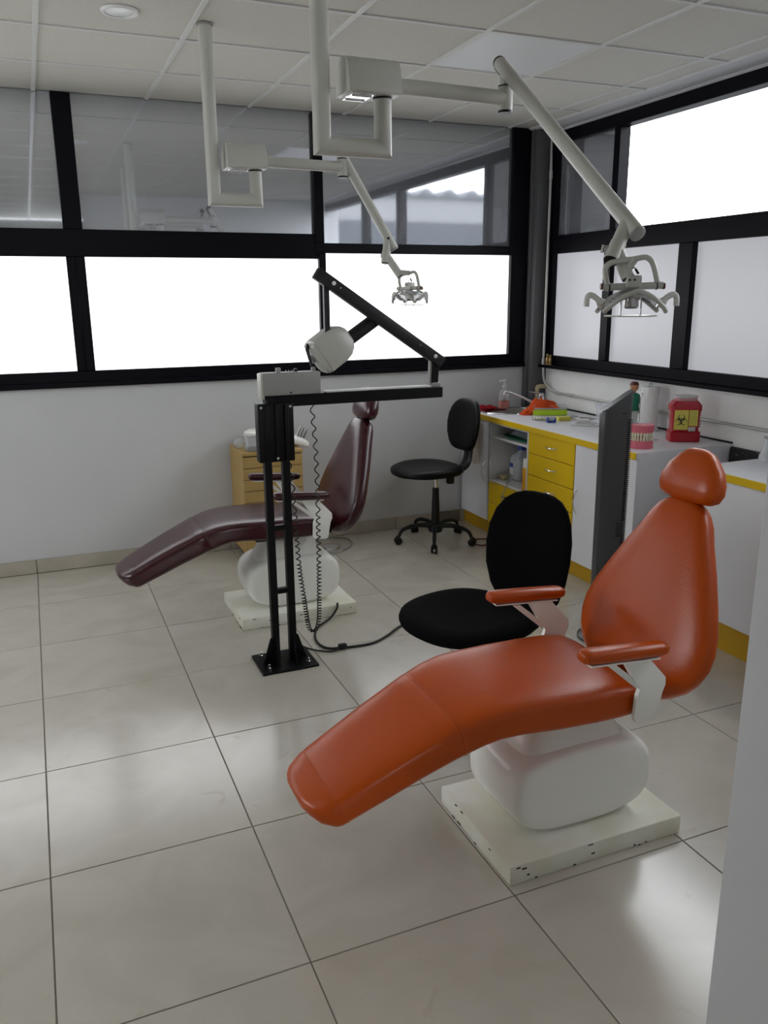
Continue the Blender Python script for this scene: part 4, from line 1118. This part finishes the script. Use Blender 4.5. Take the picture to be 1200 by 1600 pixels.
# ================================================================ THINGS ON THE COUNTER
# soap pump bottle
t = thing('soap_bottle', 'clear pump bottle of orange-red soap behind the sink', 'bottle', (3.20, 0.535, CT))
def q_loft(bm, c, pr, n=4, seg=24):
    loft(bm, [((c[0], c[1], c[2] + z), X, Y, hx, hy, n) for z, hx, hy in pr], seg)
sx_, sy_ = 3.215, 0.475
t.location = (sx_, sy_, CT)
b = BM(); q_loft(b, (sx_, sy_, CT), [(0.0005, 0.036, 0.02), (0.006, 0.040, 0.023), (0.10, 0.040, 0.023), (0.125, 0.034, 0.020), (0.14, 0.014, 0.014), (0.15, 0.013, 0.013)]); obj('bottle_body', b, 'clear', t)
b = BM(); q_loft(b, (sx_, sy_, CT), [(0.003, 0.034, 0.019), (0.008, 0.037, 0.021), (0.055, 0.037, 0.021), (0.056, 0.036, 0.020)]); obj('soap', b, 'soap', t)
b = BM(); lathe(b, [(0.015, 0.148), (0.015, 0.168), (0.006, 0.170), (0.006, 0.195), (0.014, 0.197), (0.014, 0.205), (0, 0.206)], (sx_, sy_, CT), 16); tube(b, [(sx_, sy_, CT + 0.200), (sx_ - 0.038, sy_, CT + 0.196)], 0.006, 8); obj('pump', b, 'white_mt', t)
def text(body, size, m_, mtx, parent, name='lettering', ext=0.0006):
    cu = bpy.data.curves.new(name, 'FONT'); cu.body = body; cu.size = size; cu.extrude = ext; cu.align_x = 'CENTER'; cu.align_y = 'CENTER'
    o = bpy.data.objects.new(name, cu); C.objects.link(o)
    bpy.context.view_layer.update()
    dg = bpy.context.evaluated_depsgraph_get()
    me = bpy.data.meshes.new_from_object(o.evaluated_get(dg))
    me.transform(mtx); me.materials.clear(); me.materials.append(M[m_])
    bpy.data.objects.remove(o)
    o = bpy.data.objects.new(name, me); C.objects.link(o)
    if parent:
        base = abs_loc(parent); o.parent = parent
        me.transform(Matrix.Translation(-base))
    return o
rotx = Matrix.Rotation(PI / 2, 4, 'X')
text('D', 0.035, 'ink', Matrix.Translation((sx_ - 0.008, sy_ - 0.0245, CT + 0.062)) @ rotx, t)
# red cloth behind sink
def cloth(bm, cx, cy, z0, a, c, h, seed, mtx=None, n=26, rag=0.25):
    vs = []
    for i in range(n + 1):
        row = []
        for j in range(n + 1):
            u = -1 + 2 * i / n; v = -1 + 2 * j / n
            e = 1 + rag * noise.noise(Vector((u * 1.3, v * 1.3, seed + 9)))
            x = u * a * e; y = v * c * e
            r = max(abs(u), abs(v))
            z = h * (1 - r ** 3) * (0.75 + 0.5 * noise.noise(Vector((u * 1.8, v * 1.8, seed)))) + 0.006 * noise.noise(Vector((u * 5, v * 5, seed)))
            row.append(bm.verts.new((cx + x, cy + y, z0 + max(z, 0) + 0.001)))
        vs.append(row)
    for i in range(n):
        for j in range(n): bm.faces.new((vs[i][j], vs[i + 1][j], vs[i + 1][j + 1], vs[i][j + 1]))
    bmesh.ops.solidify(bm, geom=bm.faces[:], thickness=0.002)
b = BM(); cloth(b, 3.05, 0.475, CT + 0.006, 0.105, 0.022, 0.030, 2.0)
tag(obj('red_cloth', b, 'rcloth', None, 70), 'crumpled red cloth behind the sink beside the soap', 'cloth')
# lime tray with an orange cloth over it
t = thing('plastic_box', 'lime green box with a clear lid under the orange cloth', 'box', (3.33, 0.07, CT))
LB = Matrix.Translation((3.335, 0.075, CT)) @ Matrix.Rotation(math.radians(-28), 4, 'Z')
b = BM(); box(b, -0.115, 0.115, -0.055, 0.055, 0.0005, 0.038, 0.004, 2, LB); obj('box_base', b, 'lime', t)
b = BM(); box(b, -0.110, 0.112, -0.052, 0.052, 0.039, 0.066, 0.004, 2, LB); obj('clear_lid', b, 'clearg', t)
b = BM(); cloth(b, 0, 0, 0, 0.120, 0.072, 0.062, 5.3, rag=0.25)
mt = Matrix.Translation((3.285, 0.115, CT + 0.052)) @ Matrix.Rotation(math.radians(-28), 4, 'Z')
for v in b.verts:
    v.co = mt @ v.co
    lx = (LB.inverted() @ v.co).x
    if lx < -0.100: v.co.z -= min(0.050, (-0.100 - lx) * 1.4)
tag(obj('orange_cloth', b, 'ocloth', None, 70), 'bright orange cloth draped over the lime green box', 'cloth')
# blue tape dispenser, yellow box, instruments, tablet
t = thing('tape_box', 'small blue plastic holder near the front of the worktop', 'holder', (3.13, -0.235, CT))
mb = Matrix.Translation((3.135, -0.245, CT)) @ Matrix.Rotation(math.radians(-15), 4, 'Z')
b = BM(); box(b, -0.028, 0.028, -0.017, 0.017, 0.0005, 0.010, 0.002, 1, mb); box(b, -0.028, -0.022, -0.017, 0.017, 0.01, 0.032, 0.001, 1, mb); box(b, 0.022, 0.028, -0.017, 0.017, 0.01, 0.032, 0.001, 1, mb); box(b, -0.022, 0.022, 0.010, 0.017, 0.01, 0.032, 0.001, 1, mb); obj('shell', b, 'blue', t)
b = BM(); tube(b, [mb @ V((-0.018, -0.002, 0.022)), mb @ V((0.018, -0.002, 0.022))], 0.011, 16); obj('roll', b, 'clearg', t)
t = thing('yellow_box', 'small translucent yellow box beside the blue holder', 'box', (3.25, -0.215, CT))
mb = Matrix.Translation((3.262, -0.205, CT)) @ Matrix.Rotation(math.radians(-10), 4, 'Z')
b = BM(); box(b, -0.048, 0.040, -0.026, 0.026, 0.0005, 0.020, 0.004, 2, mb); obj('box_base', b, 'ybox', t)
b = BM(); box(b, -0.046, 0.038, -0.024, 0.024, 0.0205, 0.026, 0.002, 1, mb); obj('box_lid', b, 'ybox', t)
b = BM(); tube(b, [(3.095, -0.155, CT + 0.006), (3.13, -0.20, CT + 0.006)], 0.005, 10); lathe(b, [(0.006, 0), (0.006, 0.012), (0.003, 0.014)], (3.095, -0.155, CT + 0.006), 10, V((-0.035, 0.045, 0)).normalized())
tag(obj('metal_tube', b, 'steel'), 'short metal instrument lying behind the blue holder', 'instrument')
b = BM()
for k in range(6):
    x = 3.10 + k * 0.016; y = -0.085 - k * 0.010
    tube(b, [(x, y, CT + 0.0005), (x - 0.002, y, CT + 0.012)], 0.0016, 6); tube(b, [(x - 0.002, y, CT + 0.012), (x - 0.002, y, CT + 0.019)], 0.0028, 6)
box(b, 3.095, 3.19, -0.150, -0.075, CT + 0.0002, CT + 0.0008)
t = tag(obj('drill_bits', b, 'steel'), 'row of six tiny drill bits standing on the worktop', 'drill bits')
t = thing('tablet', 'white tablet with a grey screen lying on the worktop', 'tablet', (3.29, -0.44, CT))
mb = Matrix.Translation((3.275, -0.425, CT)) @ Matrix.Rotation(math.radians(-52), 4, 'Z')
b = BM(); box(b, -0.085, 0.085, -0.062, 0.062, 0.0005, 0.012, 0.004, 2, mb); obj('body', b, 'tabw', t)
b = BM(); box(b, -0.060, 0.060, -0.048, 0.048, 0.0121, 0.0128, 0, 1, mb); obj('screen', b, 'tabs', t)
t = thing('dental_mirror', 'white handled instrument lying behind the yellow box', 'instrument', (3.36, -0.28, CT))
b = BM(); tube(b, [(3.315, -0.225, CT + 0.010), (3.365, -0.335, CT + 0.010)], 0.0085, 10, rs=[0.006, 0.0095]); obj('grip', b, 'white_mt', t)
b = BM(); tube(b, [(3.315, -0.225, CT + 0.010), (3.295, -0.180, CT + 0.010)], 0.003, 8); obj('tip', b, 'steel', t)
for k, (x, y, w, d_, a) in enumerate(((3.40, -0.10, 0.045, 0.022, 20), (3.46, -0.17, 0.04, 0.02, -25), (3.43, -0.245, 0.03, 0.018, 10), (3.49, -0.22, 0.025, 0.03, 40))):
    b = BM(); box(b, -w, w, -d_, d_, 0.0005, 0.004, 0.001, 1, Matrix.Translation((x, y, CT)) @ Matrix.Rotation(math.radians(a), 4, 'Z'))
    tag(obj('blister_pack', b, 'tabs'), ('flat grey packet nearest the lime box', 'flat grey packet by the wall behind the instrument', 'small flat grey packet beside the clear cup', 'small grey packet touching the wall strip')[k], 'packet', 'flat grey packets on the worktop')
# clear bag
b = BM(); q_loft(b, (3.475, -0.335, CT), [(0.0005, 0.040, 0.045), (0.02, 0.046, 0.052), (0.06, 0.040, 0.050), (0.10, 0.046, 0.056), (0.112, 0.050, 0.060), (0.104, 0.044, 0.054), (0.06, 0.036, 0.045), (0.004, 0.036, 0.042)], 3)
for v in b.verts: v.co += V((noise.noise(v.co * 40), noise.noise(v.co * 40 + V((3, 3, 3))), 0)) * 0.006
tag(obj('clear_plastic_tub', b, 'clear'), 'crumpled clear plastic tub on the worktop beside the tower fan', 'tub')
# figurine of a doctor
t = thing('doctor_figurine', 'painted figurine of a person in a green scrub top and white trousers', 'figurine', (3.455, -0.66, CT))
fx, fy = 3.442, -0.655
b = BM(); q_loft(b, (fx, fy, CT), [(0.0005, 0.034, 0.034), (0.010, 0.034, 0.034), (0.012, 0.03, 0.03)], 3); obj('stand', b, 'white_mt', t)
b = BM()
for s in (-1, 1): q_loft(b, (fx + s * 0.016, fy, CT), [(0.012, 0.015, 0.018), (0.05, 0.014, 0.016), (0.11, 0.018, 0.020), (0.125, 0.017, 0.019)], 2.5, 16)
obj('trousers', b, 'white_mt', t)
b = BM(); q_loft(b, (fx, fy, CT), [(0.108, 0.036, 0.024), (0.14, 0.034, 0.023), (0.18, 0.040, 0.026), (0.205, 0.036, 0.022), (0.215, 0.018, 0.015)], 2.5)
for s in (-1, 1): tube(b, [(fx + s * 0.036, fy, CT + 0.198), (fx + s * 0.050, fy - 0.004, CT + 0.155)], 0.014, 12)
obj('scrub_top', b, 'scrub', t)
b = BM()
for s in (-1, 1): tube(b, [(fx + s * 0.050, fy - 0.004, CT + 0.155), (fx + s * 0.052, fy - 0.008, CT + 0.120)], 0.009, 10)
lathe(b, [(0, 0.214), (0.010, 0.216), (0.011, 0.226), (0.020, 0.234), (0.025, 0.248), (0.024, 0.262), (0.016, 0.274), (0, 0.278)], (fx, fy, CT), 18); lathe(b, [(0.004, 0), (0.003, 0.006), (0, 0.008)], (fx - 0.008, fy - 0.024, CT + 0.250), 8, (-0.3, -1, 0)); obj('head_and_arms', b, 'skin', t)
b = BM(); lathe(b, [(0.026, 0.258), (0.027, 0.268), (0.019, 0.281), (0, 0.285)], (fx + 0.002, fy + 0.004, CT), 18); obj('hair', b, 'brown', t)
b = BM(); box(b, fx + 0.043, fx + 0.066, fy - 0.030, fy + 0.006, CT + 0.088, CT + 0.124, 0.005, 2); obj('bag', b, 'brown', t)
# paper towel roll on its holder
t = thing('paper_towel_roll', 'white paper towel roll standing on a wire holder', 'paper towel', (3.475, -0.765, CT))
ptx, pty = 3.478, -0.755
t.location = (ptx, pty, CT)
b = BM(); lathe(b, [(0.018, 0.012), (0.053, 0.012), (0.0545, 0.016), (0.0545, 0.256), (0.053, 0.260), (0.018, 0.260), (0.018, 0.012)], (ptx, pty, CT), 40); obj('roll', b, 'paper', t)
b = BM(); tube(b, [(ptx, pty, CT + 0.006), (ptx, pty, CT + 0.262)], 0.003, 8); tube(b, arc_pts((ptx, pty, CT + 0.268), 0.012, 0, 2 * PI, X, Z, 16), 0.0022, 6); tube(b, arc_pts((ptx, pty, CT + 0.004), 0.066, 0, 2 * PI, X, Y, 28), 0.0028, 6)
tube(b, smooth([(ptx - 0.065, pty, CT + 0.004), (ptx - 0.068, pty, CT + 0.10), (ptx - 0.068, pty, CT + 0.20), (ptx - 0.055, pty, CT + 0.225)], 4), 0.0028, 6); obj('wire_holder', b, 'steel', t)
# sharps container
t = thing('sharps_container', 'red sharps container with a biohazard label and pale lid', 'container', (3.41, -1.13, CT))
qx, qy = 3.405, -1.13
t.location = (qx, qy, CT)
fr = Matrix.Translation((qx, qy, CT)) @ Matrix.Rotation(math.radians(-28), 4, 'Z')
def qloft2(bm, pr, n, mtx, seg=40):
    u = (mtx.to_3x3() @ X); v = (mtx.to_3x3() @ Y)
    loft(bm, [(mtx @ V((0, 0, z)), u, v, hx, hy, n) for z, hx, hy in pr], seg)
b = BM(); qloft2(b, [(0.0005, 0.078, 0.052), (0.005, 0.083, 0.056), (0.055, 0.083, 0.056), (0.060, 0.075, 0.050), (0.064, 0.073, 0.048), (0.075, 0.073, 0.048), (0.165, 0.075, 0.049), (0.170, 0.082, 0.055), (0.200, 0.082, 0.055), (0.215, 0.070, 0.050), (0.225, 0.062, 0.048)], 7, fr)
obj('container_body', b, 'red', t, 30)
b = BM()
for k in range(7):
    z = 0.082 + k * 0.012; box(b, 0.070, 0.080, -0.040, 0.040, z, z + 0.006, 0.002, 1, fr)
obj('grip_ribs', b, 'red', t)
b = BM(); qloft2(b, [(0.225, 0.058, 0.046), (0.227, 0.060, 0.048), (0.240, 0.060, 0.048), (0.241, 0.05, 0.04)], 3, fr); obj('lid_ring', b, 'redlt', t)
b = BM(); qloft2(b, [(0.241, 0.062, 0.050), (0.243, 0.064, 0.051), (0.250, 0.063, 0.051), (0.252, 0.058, 0.046)], 3, fr)
box(b, -0.02, 0.03, -0.02, 0.02, 0.250, 0.256, 0.002, 1, fr); obj('lid', b, 'lid', t)
def plate(bm, x0, x1, z0, z1, y, mtx, t_=0.0012): box(bm, x0, x1, y - t_, y, z0, z1, 0, 1, mtx)
b = BM(); plate(b, -0.067, 0.008, 0.070, 0.178, -0.0555, fr, 0.0015); obj('label', b, 'label_y', t)
b = BM(); plate(b, 0.012, 0.058, 0.090, 0.178, -0.0555, fr, 0.0015); lb2 = obj('label', b, 'label_y', t)
b = BM(); plate(b, 0.012, 0.048, 0.062, 0.085, -0.0562, fr, 0.0015); lb3 = obj('white_label', b, 'labw', t)
b = BM()
for k in range(4):
    plate(b, 0.016 + k * 0.008, 0.020 + k * 0.008, 0.064, 0.068 + 0.002 * (k % 2), -0.0578, fr, 0.0006)
for k in range(3): plate(b, 0.015, 0.045, 0.0725 + k * 0.004, 0.0735 + k * 0.004, -0.0578, fr, 0.0006)
for k in range(9): plate(b, 0.016, 0.054, 0.096 + k * 0.009, 0.0968 + k * 0.009, -0.0571, fr, 0.0006)
obj('label_print', b, 'ink', t)
# biohazard sign: three open crescents round a ring
b = BM(); bc = V((-0.030, 0, 0.122)); Rr = 0.0135
def flat_ring(bm, cx_, cz_, ro, ri, a0, a1, off=(0, 0), n=26, y=-0.0572):
    V0 = []
    for k in range(n + 1):
        a = a0 + (a1 - a0) * k / n
        V0.append((bm.verts.new(fr @ V((cx_ + ro * math.cos(a), y, cz_ + ro * math.sin(a)))), bm.verts.new(fr @ V((cx_ + off[0] + ri * math.cos(a), y, cz_ + off[1] + ri * math.sin(a))))))
    for k in range(n): bm.faces.new((V0[k][0], V0[k + 1][0], V0[k + 1][1], V0[k][1]))
for k in range(3):
    a = PI / 2 + k * 2 * PI / 3; ca, sa_ = math.cos(a), math.sin(a)
    cxx, czz = bc.x + ca * 0.0165, bc.z + sa_ * 0.0165
    flat_ring(b, cxx, czz, 0.0180, 0.0135, a + 0.45, a + 2 * PI - 0.45, (ca * 0.0030, sa_ * 0.0030))
flat_ring(b, bc.x, bc.z, 0.0150, 0.0125, 0, 2 * PI)
r_ = bmesh.ops.extrude_face_region(b, geom=b.faces[:])
for v in [v for v in r_['geom'] if isinstance(v, bmesh.types.BMVert)]: v.co += fr.to_3x3() @ V((0, -0.0005, 0))
obj('biohazard_sign', b, 'ink', t)
# teeth model
t = thing('teeth_model', 'pink plastic model of two gums with ivory teeth at the counter corner', 'teeth model', (3.05, -1.205, CT))
fr2 = Matrix.Translation((3.055, -1.205, CT)) @ Matrix.Rotation(math.radians(-24), 4, 'Z')
def gum(bm, z0, z1, flip):
    n = 24; poly = []
    for k in range(n + 1):
        a = PI + PI * k / n; poly.append((0.062 * math.cos(a), 0.048 * math.sin(a) - 0.002))
    poly += [(0.062, 0.045), (-0.062, 0.045)]
    zs = [(z0, 1.0), ((z0 + z1) / 2, 0.985), (z1, 0.93)] if not flip else [(z0, 0.93), ((z0 + z1) / 2, 0.985), (z1, 1.0)]
    rings = [[bm.verts.new(fr2 @ V((p[0] * s, p[1] * s, z))) for p in poly] for z, s in zs]
    m_ = len(poly)
    for i in range(2):
        for k in range(m_): bm.faces.new((rings[i][k], rings[i][(k + 1) % m_], rings[i + 1][(k + 1) % m_], rings[i + 1][k]))
    bm.faces.new(rings[0][::-1]); bm.faces.new(rings[-1])
b = BM(); gum(b, 0.0005, 0.046, False); obj('lower_gum', b, 'pink', t)
b = BM(); gum(b, 0.080, 0.124, True); obj('upper_gum', b, 'pink', t)
b = BM(); box(b, -0.03, 0.03, 0.034, 0.044, 0.03, 0.09, 0.002, 1, fr2); obj('hinge', b, 'steel', t)
def tooth(z0, z1, a, s, nm):
    px_, py_ = 0.056 * math.cos(a), 0.044 * math.sin(a) - 0.002
    mm = fr2 @ Matrix.Translation((px_, py_, 0)) @ Matrix.Rotation(a, 4, 'Z')
    b = BM(); u = mm.to_3x3() @ X; v = mm.to_3x3() @ Y; dzz = z1 - z0
    loft(b, [(mm @ V((0, 0, z0 + dzz * f)), u, v, 0.0045 * k, 0.0062 * k * s, 3) for f, k in ((0, 0.7), (0.2, 0.9), (0.7, 1.0), (0.93, 0.9), (1.0, 0.5))], 12)
    obj(nm, b, 'tooth', t)
for k in range(11):
    a = PI + PI * (k + 0.5) / 11
    tooth(0.041, 0.0635, a, 1.0, 'tooth'); tooth(0.086, 0.064, a, 1.0, 'tooth')
# small toothbrush-like white thing beside the teeth
b = BM(); lathe(b, [(0, 0), (0.022, 0.002), (0.024, 0.035), (0.019, 0.050), (0, 0.052)], (3.10, -1.02, CT + 0.0005), 20)
tag(obj('cream_pot', b, 'tooth'), 'small cream pot half hidden behind the teeth model', 'pot')
b = BM(); tube(b, smooth([(3.19, -1.10, CT + 0.012), (3.21, -1.07, CT + 0.012), (3.23, -1.06, CT + 0.010), (3.27, -1.09, CT + 0.010)], 4), 0.006, 8); tube(b, arc_pts((3.235, -1.06, CT + 0.045), 0.032, -1.2, 2.4, X, Z, 12), 0.0018, 6)
tag(obj('wire_loop', b, 'chrome'), 'small chrome wire stand beside the teeth model', 'stand')
# bottle on the second counter
t = thing('lotion_bottle', 'small translucent white bottle on the far right worktop', 'bottle', (3.31, -1.80, 0.845))
b = BM(); q_loft(b, (3.31, -1.80, 0.845), [(0.0005, 0.038, 0.038), (0.03, 0.036, 0.036), (0.06, 0.020, 0.020), (0.11, 0.014, 0.014), (0.115, 0.022, 0.022), (0.125, 0.022, 0.022)], 2); obj('bottle_body', b, 'clearg', t)
b = BM(); lathe(b, [(0.023, 0.126), (0.023, 0.136), (0, 0.138)], (3.31, -1.80, 0.845), 18); obj('cap', b, 'white_mt', t)

# ================================================================ IN THE OPEN SHELF
b = BM(); 
loft(b, [((3.20, -0.06, 0.700), X, Y, 0.20, 0.19, 4), ((3.20, -0.06, 0.706), X, Y, 0.215, 0.205, 4), ((3.20, -0.06, 0.716), X, Y, 0.225, 0.210, 4), ((3.20, -0.06, 0.708), X, Y, 0.20, 0.19, 4)], 40)
tag(obj('green_tray', b, 'green'), 'dark green plastic tray on the upper shelf', 'tray')
b = BM(); cloth(b, 3.17, -0.04, 0.718, 0.14, 0.13, 0.055, 8.0)
tag(obj('plastic_bag', b, 'clearg', None, 70), 'crumpled dark translucent bag on the green tray', 'bag')
t = thing('jerrycan_bottle', 'large clear plastic bottle with a blue cap on the lower shelf', 'bottle', (3.14, 0.02, 0.401))
b = BM(); q_loft(b, (3.12, 0.065, 0.401), [(0.0005, 0.058, 0.058), (0.006, 0.064, 0.064), (0.14, 0.064, 0.064), (0.165, 0.055, 0.055), (0.185, 0.026, 0.026), (0.195, 0.022, 0.022), (0.21, 0.022, 0.022)], 5); obj('bottle_body', b, 'clearg', t)
b = BM(); lathe(b, [(0.026, 0.205), (0.026, 0.235), (0.024, 0.238), (0, 0.238)], (3.12, 0.065, 0.401), 20); obj('cap', b, 'blue', t)
b = BM(); box(b, 3.053, 3.0555, 0.060, 0.105, 0.440, 0.525); obj('label', b, 'labw', t)
b = BM(); box(b, 3.0515, 3.053, 0.062, 0.103, 0.490, 0.520); obj('label_print', b, 'blue', t)
t = thing('spray_can', 'yellow and white bottle at the front of the lower shelf', 'bottle', (3.01, -0.20, 0.401))
b = BM(); q_loft(b, (2.968, -0.243, 0.401), [(0.0005, 0.018, 0.028), (0.004, 0.020, 0.030), (0.150, 0.020, 0.030), (0.152, 0.018, 0.028)], 5); obj('bottle_body', b, 'ochre', t)
b = BM(); q_loft(b, (2.968, -0.243, 0.401), [(0.153, 0.019, 0.029), (0.205, 0.018, 0.028), (0.213, 0.014, 0.02)], 4); obj('cap', b, 'white_mt', t)
b = BM(); box(b, 3.07, 3.12, -0.18, -0.10, 0.4015, 0.58, 0.004, 1)
for k in range(5): box(b, 3.063, 3.071, -0.175, -0.105, 0.42 + k * 0.032, 0.44 + k * 0.032, 0.003, 1)
tag(obj('ribbed_carton', b, 'white_mt'), 'white ribbed carton behind the yellow bottle', 'carton')
t = thing('power_adapter', 'cream power adapter on the lower shelf', 'adapter', (3.02, 0.10, 0.401))
b = BM(); box(b, 2.985, 3.040, 0.085, 0.140, 0.4015, 0.436, 0.006, 2); obj('body', b, 'cream', t)
b = BM(); tube(b, smooth([(2.99, 0.05, 0.406), (2.97, 0.0, 0.415), (2.955, -0.06, 0.455), (2.945, -0.11, 0.475), (2.925, -0.08, 0.42), (2.918, -0.035, 0.33), (2.918, -0.03, 0.25)], 5), 0.0035, 6)
tag(obj('shelf_cable', b, 'greymt'), 'thin grey cable hanging out of the lower shelf', 'cable')
b = BM(); tube(b, smooth([(2.955, -0.02, 0.006), (2.86, -0.02, 0.006), (2.76, -0.06, 0.006), (2.72, 0.02, 0.006), (2.76, 0.09, 0.006), (2.86, 0.07, 0.006), (2.955, 0.06, 0.006)], 6), 0.005, 8)
tag(obj('floor_cable', b, 'brown'), 'thin brown cable looping on the floor by the yellow kick board', 'cable')
# towel over the door
b = BM()
vs = []
for i in range(25):
    row = []
    for j in range(13):
        v = j / 12; z = 0.795 - 0.315 * i / 24
        y = 0.390 - 0.105 * v
        x = 2.918 - 0.010 * (1 + math.sin(v * 9 + i * 0.15)) * (0.3 + i / 30)
        row.append(b.verts.new((x, y, z)))
    vs.append(row)
for i in range(24):
    for j in range(12): b.faces.new((vs[i][j], vs[i + 1][j], vs[i + 1][j + 1], vs[i][j + 1]))
bmesh.ops.solidify(b, geom=b.faces[:], thickness=0.006)
tag(obj('hand_towel', b, 'beige', None, 70), 'beige hand towel hanging in front of the corner cabinet door', 'towel')
# brass figurine on the window sill
t = thing('brass_figurine', 'small brass figurine of two upright figures on the right window ledge', 'figurine', (3.535, 0.40, 1.14))
for k, (dx, dy, s) in enumerate(((0.0, 0.018, 1.0), (0.0, -0.018, 0.92))):
    b = BM(); c = V((3.528 + dx, 0.392 + dy, 1.1405))
    lathe(b, [(0.013, 0), (0.014, 0.006), (0.010, 0.012), (0.014, 0.028), (0.013, 0.045), (0.007, 0.055), (0.009, 0.064), (0.008, 0.074), (0, 0.080)], c, 14)
    for v in b.verts: v.co = c + (v.co - c) * s
    obj('figure', b, 'gold', t)
b = BM(); box(b, 3.513, 3.545, 0.357, 0.427, 1.1402, 1.1465, 0.002, 1); obj('base', b, 'gold', t)

# ================================================================ YELLOW CART AND DENTAL UNIT
cx0, cx1, cy0, cy1 = 1.225, 1.605, 0.20, 0.56
t = thing('drawer_cart', 'tan wooden drawer cart on casters behind the maroon chair', 'cart', ((cx0 + cx1) / 2, (cy0 + cy1) / 2, 0))
b = BM(); box(b, cx0, cx1, cy0 + 0.016, cy1, 0.055, 0.690, 0.002, 1); obj('carcass', b, 'wood', t)
b = BM(); box(b, cx0 - 0.002, cx1 + 0.004, cy0, cy1, 0.690, 0.712, 0.003, 1); obj('top_board', b, 'wood', t)
zs = [0.684, 0.612, 0.540, 0.468, 0.396, 0.324, 0.252, 0.06]
for k in range(len(zs) - 1):
    b = BM(); box(b, cx0 + 0.003, cx1 - 0.003, cy0, cy0 + 0.014, zs[k + 1] + 0.004, zs[k], 0.0015, 1); obj('drawer', b, 'wood', t)
b = BM(); box(b, cx0 + 0.004, cx1 - 0.004, cy0 + 0.010, cy0 + 0.018, 0.06, 0.688); obj('painted_gap_shade', b, 'gap', t)  # near-black sheet, paints the shade between the drawer fronts
for x in (cx0 + 0.04, cx1 - 0.04):
    for y in (cy0 + 0.05, cy1 - 0.05):
        b = BM(); lathe(b, [(0, -0.009), (0.022, -0.009), (0.025, -0.005), (0.025, 0.005), (0.022, 0.009), (0, 0.009)], (x, y, 0.025), 18, (1, 0, 0)); box(b, x - 0.013, x + 0.013, y - 0.012, y + 0.012, 0.030, 0.056, 0.003, 1); obj('caster', b, 'black', t)
# dental delivery unit resting on the cart
t = thing('dental_delivery_unit', 'white curved dental delivery unit with instruments on top of the cart', 'dental unit', (1.47, 0.36, 0.712))
b = BM()
secs = []
for x, z, hy, hz in ((1.285, 0.790, 0.02, 0.012), (1.295, 0.792, 0.06, 0.022), (1.33, 0.795, 0.10, 0.030), (1.42, 0.787, 0.12, 0.036), (1.50, 0.772, 0.125, 0.036), (1.58, 0.752, 0.12, 0.034), (1.65, 0.728, 0.10, 0.030), (1.685, 0.714, 0.065, 0.022), (1.70, 0.705, 0.02, 0.010)):
    secs.append(((x, 0.38, z), Y, Z, hy, hz, 3))
loft(b, secs, 36); obj('tray_body', b, 'white_pl', t, 60)
b = BM(); box(b, 1.34, 1.55, 0.30, 0.46, 0.7125, 0.765, 0.008, 2); obj('foot', b, 'white_pl', t)
for k in range(3):
    b = BM(); x = 1.612 + k * 0.020; tube(b, [(x, 0.34, 0.765 - k * 0.008), (x + 0.028, 0.345, 0.822 - k * 0.012), (x + 0.034, 0.346, 0.835 - k * 0.012)], 0.006, 8, rs=[0.0065, 0.005, 0.002]); obj('handpiece', b, 'steel', t)
t = thing('storage_box', 'clear box of tips with a grey base on the cart', 'box', (1.30, 0.24, 0.712))
b = BM(); box(b, 1.265, 1.358, 0.235, 0.325, 0.7125, 0.742, 0.003, 1); obj('box_base', b, 'greymt', t)
b = BM(); q_loft(b, (1.3115, 0.28, 0.742), [(0.0002, 0.040, 0.040), (0.002, 0.043, 0.043), (0.060, 0.049, 0.047), (0.062, 0.047, 0.045)], 8); obj('clear_cover', b, 'clearg', t)
b = BM(); q_loft(b, (1.3115, 0.28, 0.805), [(0.0, 0.050, 0.048), (0.001, 0.052, 0.050), (0.006, 0.052, 0.050), (0.007, 0.05, 0.048)], 8); obj('box_lid', b, 'lampgrey', t)
b = BM(); q_loft(b, (1.252, 0.42, 0.7125), [(0.0, 0.022, 0.05), (0.02, 0.030, 0.055), (0.045, 0.022, 0.045), (0.055, 0.01, 0.02)], 2.5)
for v in b.verts: v.co += V((noise.noise(v.co * 60), noise.noise(v.co * 60 + V((3, 3, 3))), abs(noise.noise(v.co * 70)))) * 0.014
tag(obj('plastic_wrap', b, 'clear'), 'crumpled clear wrapping on the back left of the cart', 'wrapping')
# foot pedal
t = thing('foot_pedal', 'round steel foot pedal on the floor behind the maroon chair', 'pedal', (1.80, 0.28, 0))
b = BM(); lathe(b, [(0.068, 0.0005), (0.072, 0.004), (0.070, 0.018), (0.060, 0.022)], (1.80, 0.26, 0), 32); obj('base', b, 'greymt', t)
b = BM(); lathe(b, [(0.058, 0.022), (0.062, 0.026), (0.060, 0.036), (0.03, 0.040), (0, 0.041)], (1.80, 0.26, 0), 32); obj('treadle', b, 'chrome', t)
b = BM(); tube(b, smooth([(1.86, 0.23, 0.012), (1.93, 0.28, 0.007), (1.99, 0.39, 0.007), (1.98, 0.49, 0.007), (1.88, 0.55, 0.007), (1.74, 0.52, 0.007), (1.60, 0.42, 0.007)], 6), 0.006, 8); obj('hose', b, 'greymt', t)
